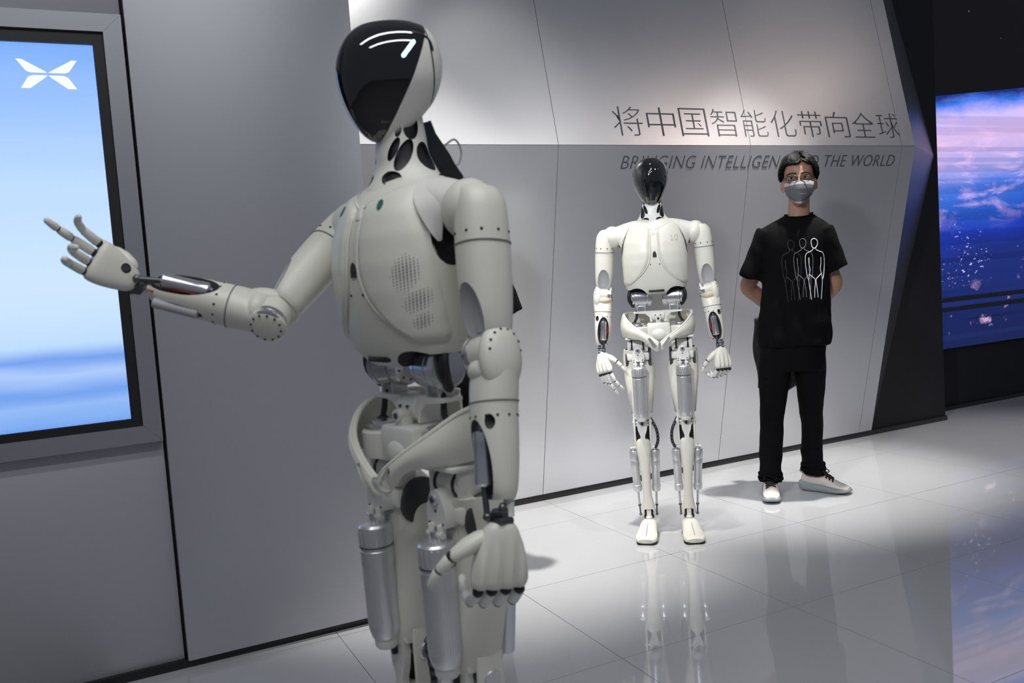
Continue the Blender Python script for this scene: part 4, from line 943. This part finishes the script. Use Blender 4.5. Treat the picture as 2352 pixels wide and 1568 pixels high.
    for lx, ly, z0 in ((-.153, .012, .10), (.070, .131*st+.012*(1-st), .125-.02*(1-st))):
        for dz, rr in ((0, .060), (.022, .0575)):
            P('cuff_fold', tube([(lx+rr*cos(t*pi/12), ly+(rr+.004)*sin(t*pi/12), z0+dz+.006*sin(t*1.3+lx*9)) for t in range(25)], .0085, 8, round_ends=False), PANT, par=tro)
    # ---------------------------------------------------------------- shoes
    for lx, ly, rz in ((-.156, -.012, 4), (.108 if st else .072, .118*st-.012*(1-st), 66 if st else -4)):
        M = T(lx, ly, 0) @ RZ(rz)
        so = spl([[.118, .022, .016, .052], [.108, .036, .006, .058], [.07, .042, .0, .052], [.02, .040, .0, .044], [-.04, .044, .0, .038], [-.09, .049, .002, .034], [-.13, .045, .008, .032], [-.152, .034, .014, .032], [-.163, .016, .020, .030]], 3)
        def sr(y, hw, b, t): return [(hw*math.copysign(abs(cos(2*pi*i/24))**.6, cos(2*pi*i/24)), y, (b+t)/2+(t-b)/2*math.copysign(abs(sin(2*pi*i/24))**.7, sin(2*pi*i/24))) for i in range(24)]
        sh = P('shoe', loft([sr(*q) for q in so]), SHOEG, M)
        upr = spl([[.104, .020, .045, .080], [.096, .031, .040, .096], [.065, .0365, .035, .100], [.02, .0355, .030, .102], [-.02, .037, .028, .094], [-.06, .041, .024, .076], [-.10, .043, .024, .058], [-.135, .038, .022, .046], [-.154, .024, .022, .038]], 3)
        def ur(y, hw, b, t): return [(hw*cos(a)*(1-.28*max(0, sin(a))**2), y, (b+t)/2+(t-b)/2*math.copysign(abs(sin(a))**.8, sin(a))) for a in (2*pi*i/24 for i in range(24))]
        P('upper', loft([ur(*q) for q in upr]), SHOEW, M, par=sh)
        P('tongue', tube([(0, -.052, .086), (0, -.020, .102), (0, .0, .118)], [.017, .019, .017], 10, fl=.4, hint=(0, -.4, 1)), LACE, M, par=sh)
        for i in range(5):
            y = -.070+i*.018; z = .0755+(y+.070)*.46
            P('lace', tube(smooth_path([(-.024, y-.004, z-.008), (-.008, y+.002, z+.004), (.008, y+.006, z+.005), (.024, y+.010, z-.006)], 3), .0048, 6), LACE, M, par=sh)
        for e in (-1, 1):
            P('lace_loop', tube(smooth_path([(0, -.004, .117), (e*.020, -.022, .122), (e*.032, -.034, .108), (e*.020, -.030, .104), (e*.004, -.010, .114)], 4), .0028, 6), LACE, M, par=sh)
        P('pull_tab', tube(smooth_path([(-.004, .100, .092), (-.004, .116, .104), (.004, .116, .108), (.004, .100, .098)], 3), .003, 6), SHOEG, M, par=sh)
    # ---------------------------------------------------------------- jacket held behind the back
    if jacket_label:
        rows = []
        for j in range(15):
            t = j/14; row = []
            for i in range(25):
                u = i/24; x = -.206+.236*u+.02*t*(u-.5)+.010*sin(t*8+1)*(1-u)
                zb = .560+.03*sin(u*9)+(-.012 if u > .6 else 0); z = .965+(zb-.965)*t
                y = .190+.012*sin(u*17+t*2)+.012*sin(u*7-t*3)-.018*t
                row.append((x, y, z))
            rows.append(row)
        vs = [p for r in rows for p in r]; f = [(j*25+i, j*25+i+1, (j+1)*25+i+1, (j+1)*25+i) for j in range(14) for i in range(24)]
        jk = make('jacket', G().add(vs, f), JACK, None); bake(jk, [('SOLIDIFY', dict(thickness=.020, offset=1)), ('SUBSURF', dict(levels=1, render_levels=1))]); shade(jk.data, 180)
        jk.location = loc; jk.rotation_euler = (0, 0, yaw); tag(jk, jacket_label, 'jacket')
    return root
yawm = math.atan2(-3.374, 3.502)
person('person', 'person in black t-shirt, grey face mask and glasses standing with arms behind the back', (3.374, 3.502, 0), yawm, 1.0, 'dark folded jacket hanging behind the hips of the masked person')
person('person', 'person in black mostly hidden behind the robot close to the camera, only one sleeve showing', (1.450, 3.448, 0), yawm+.20, .935, None, 0.0)
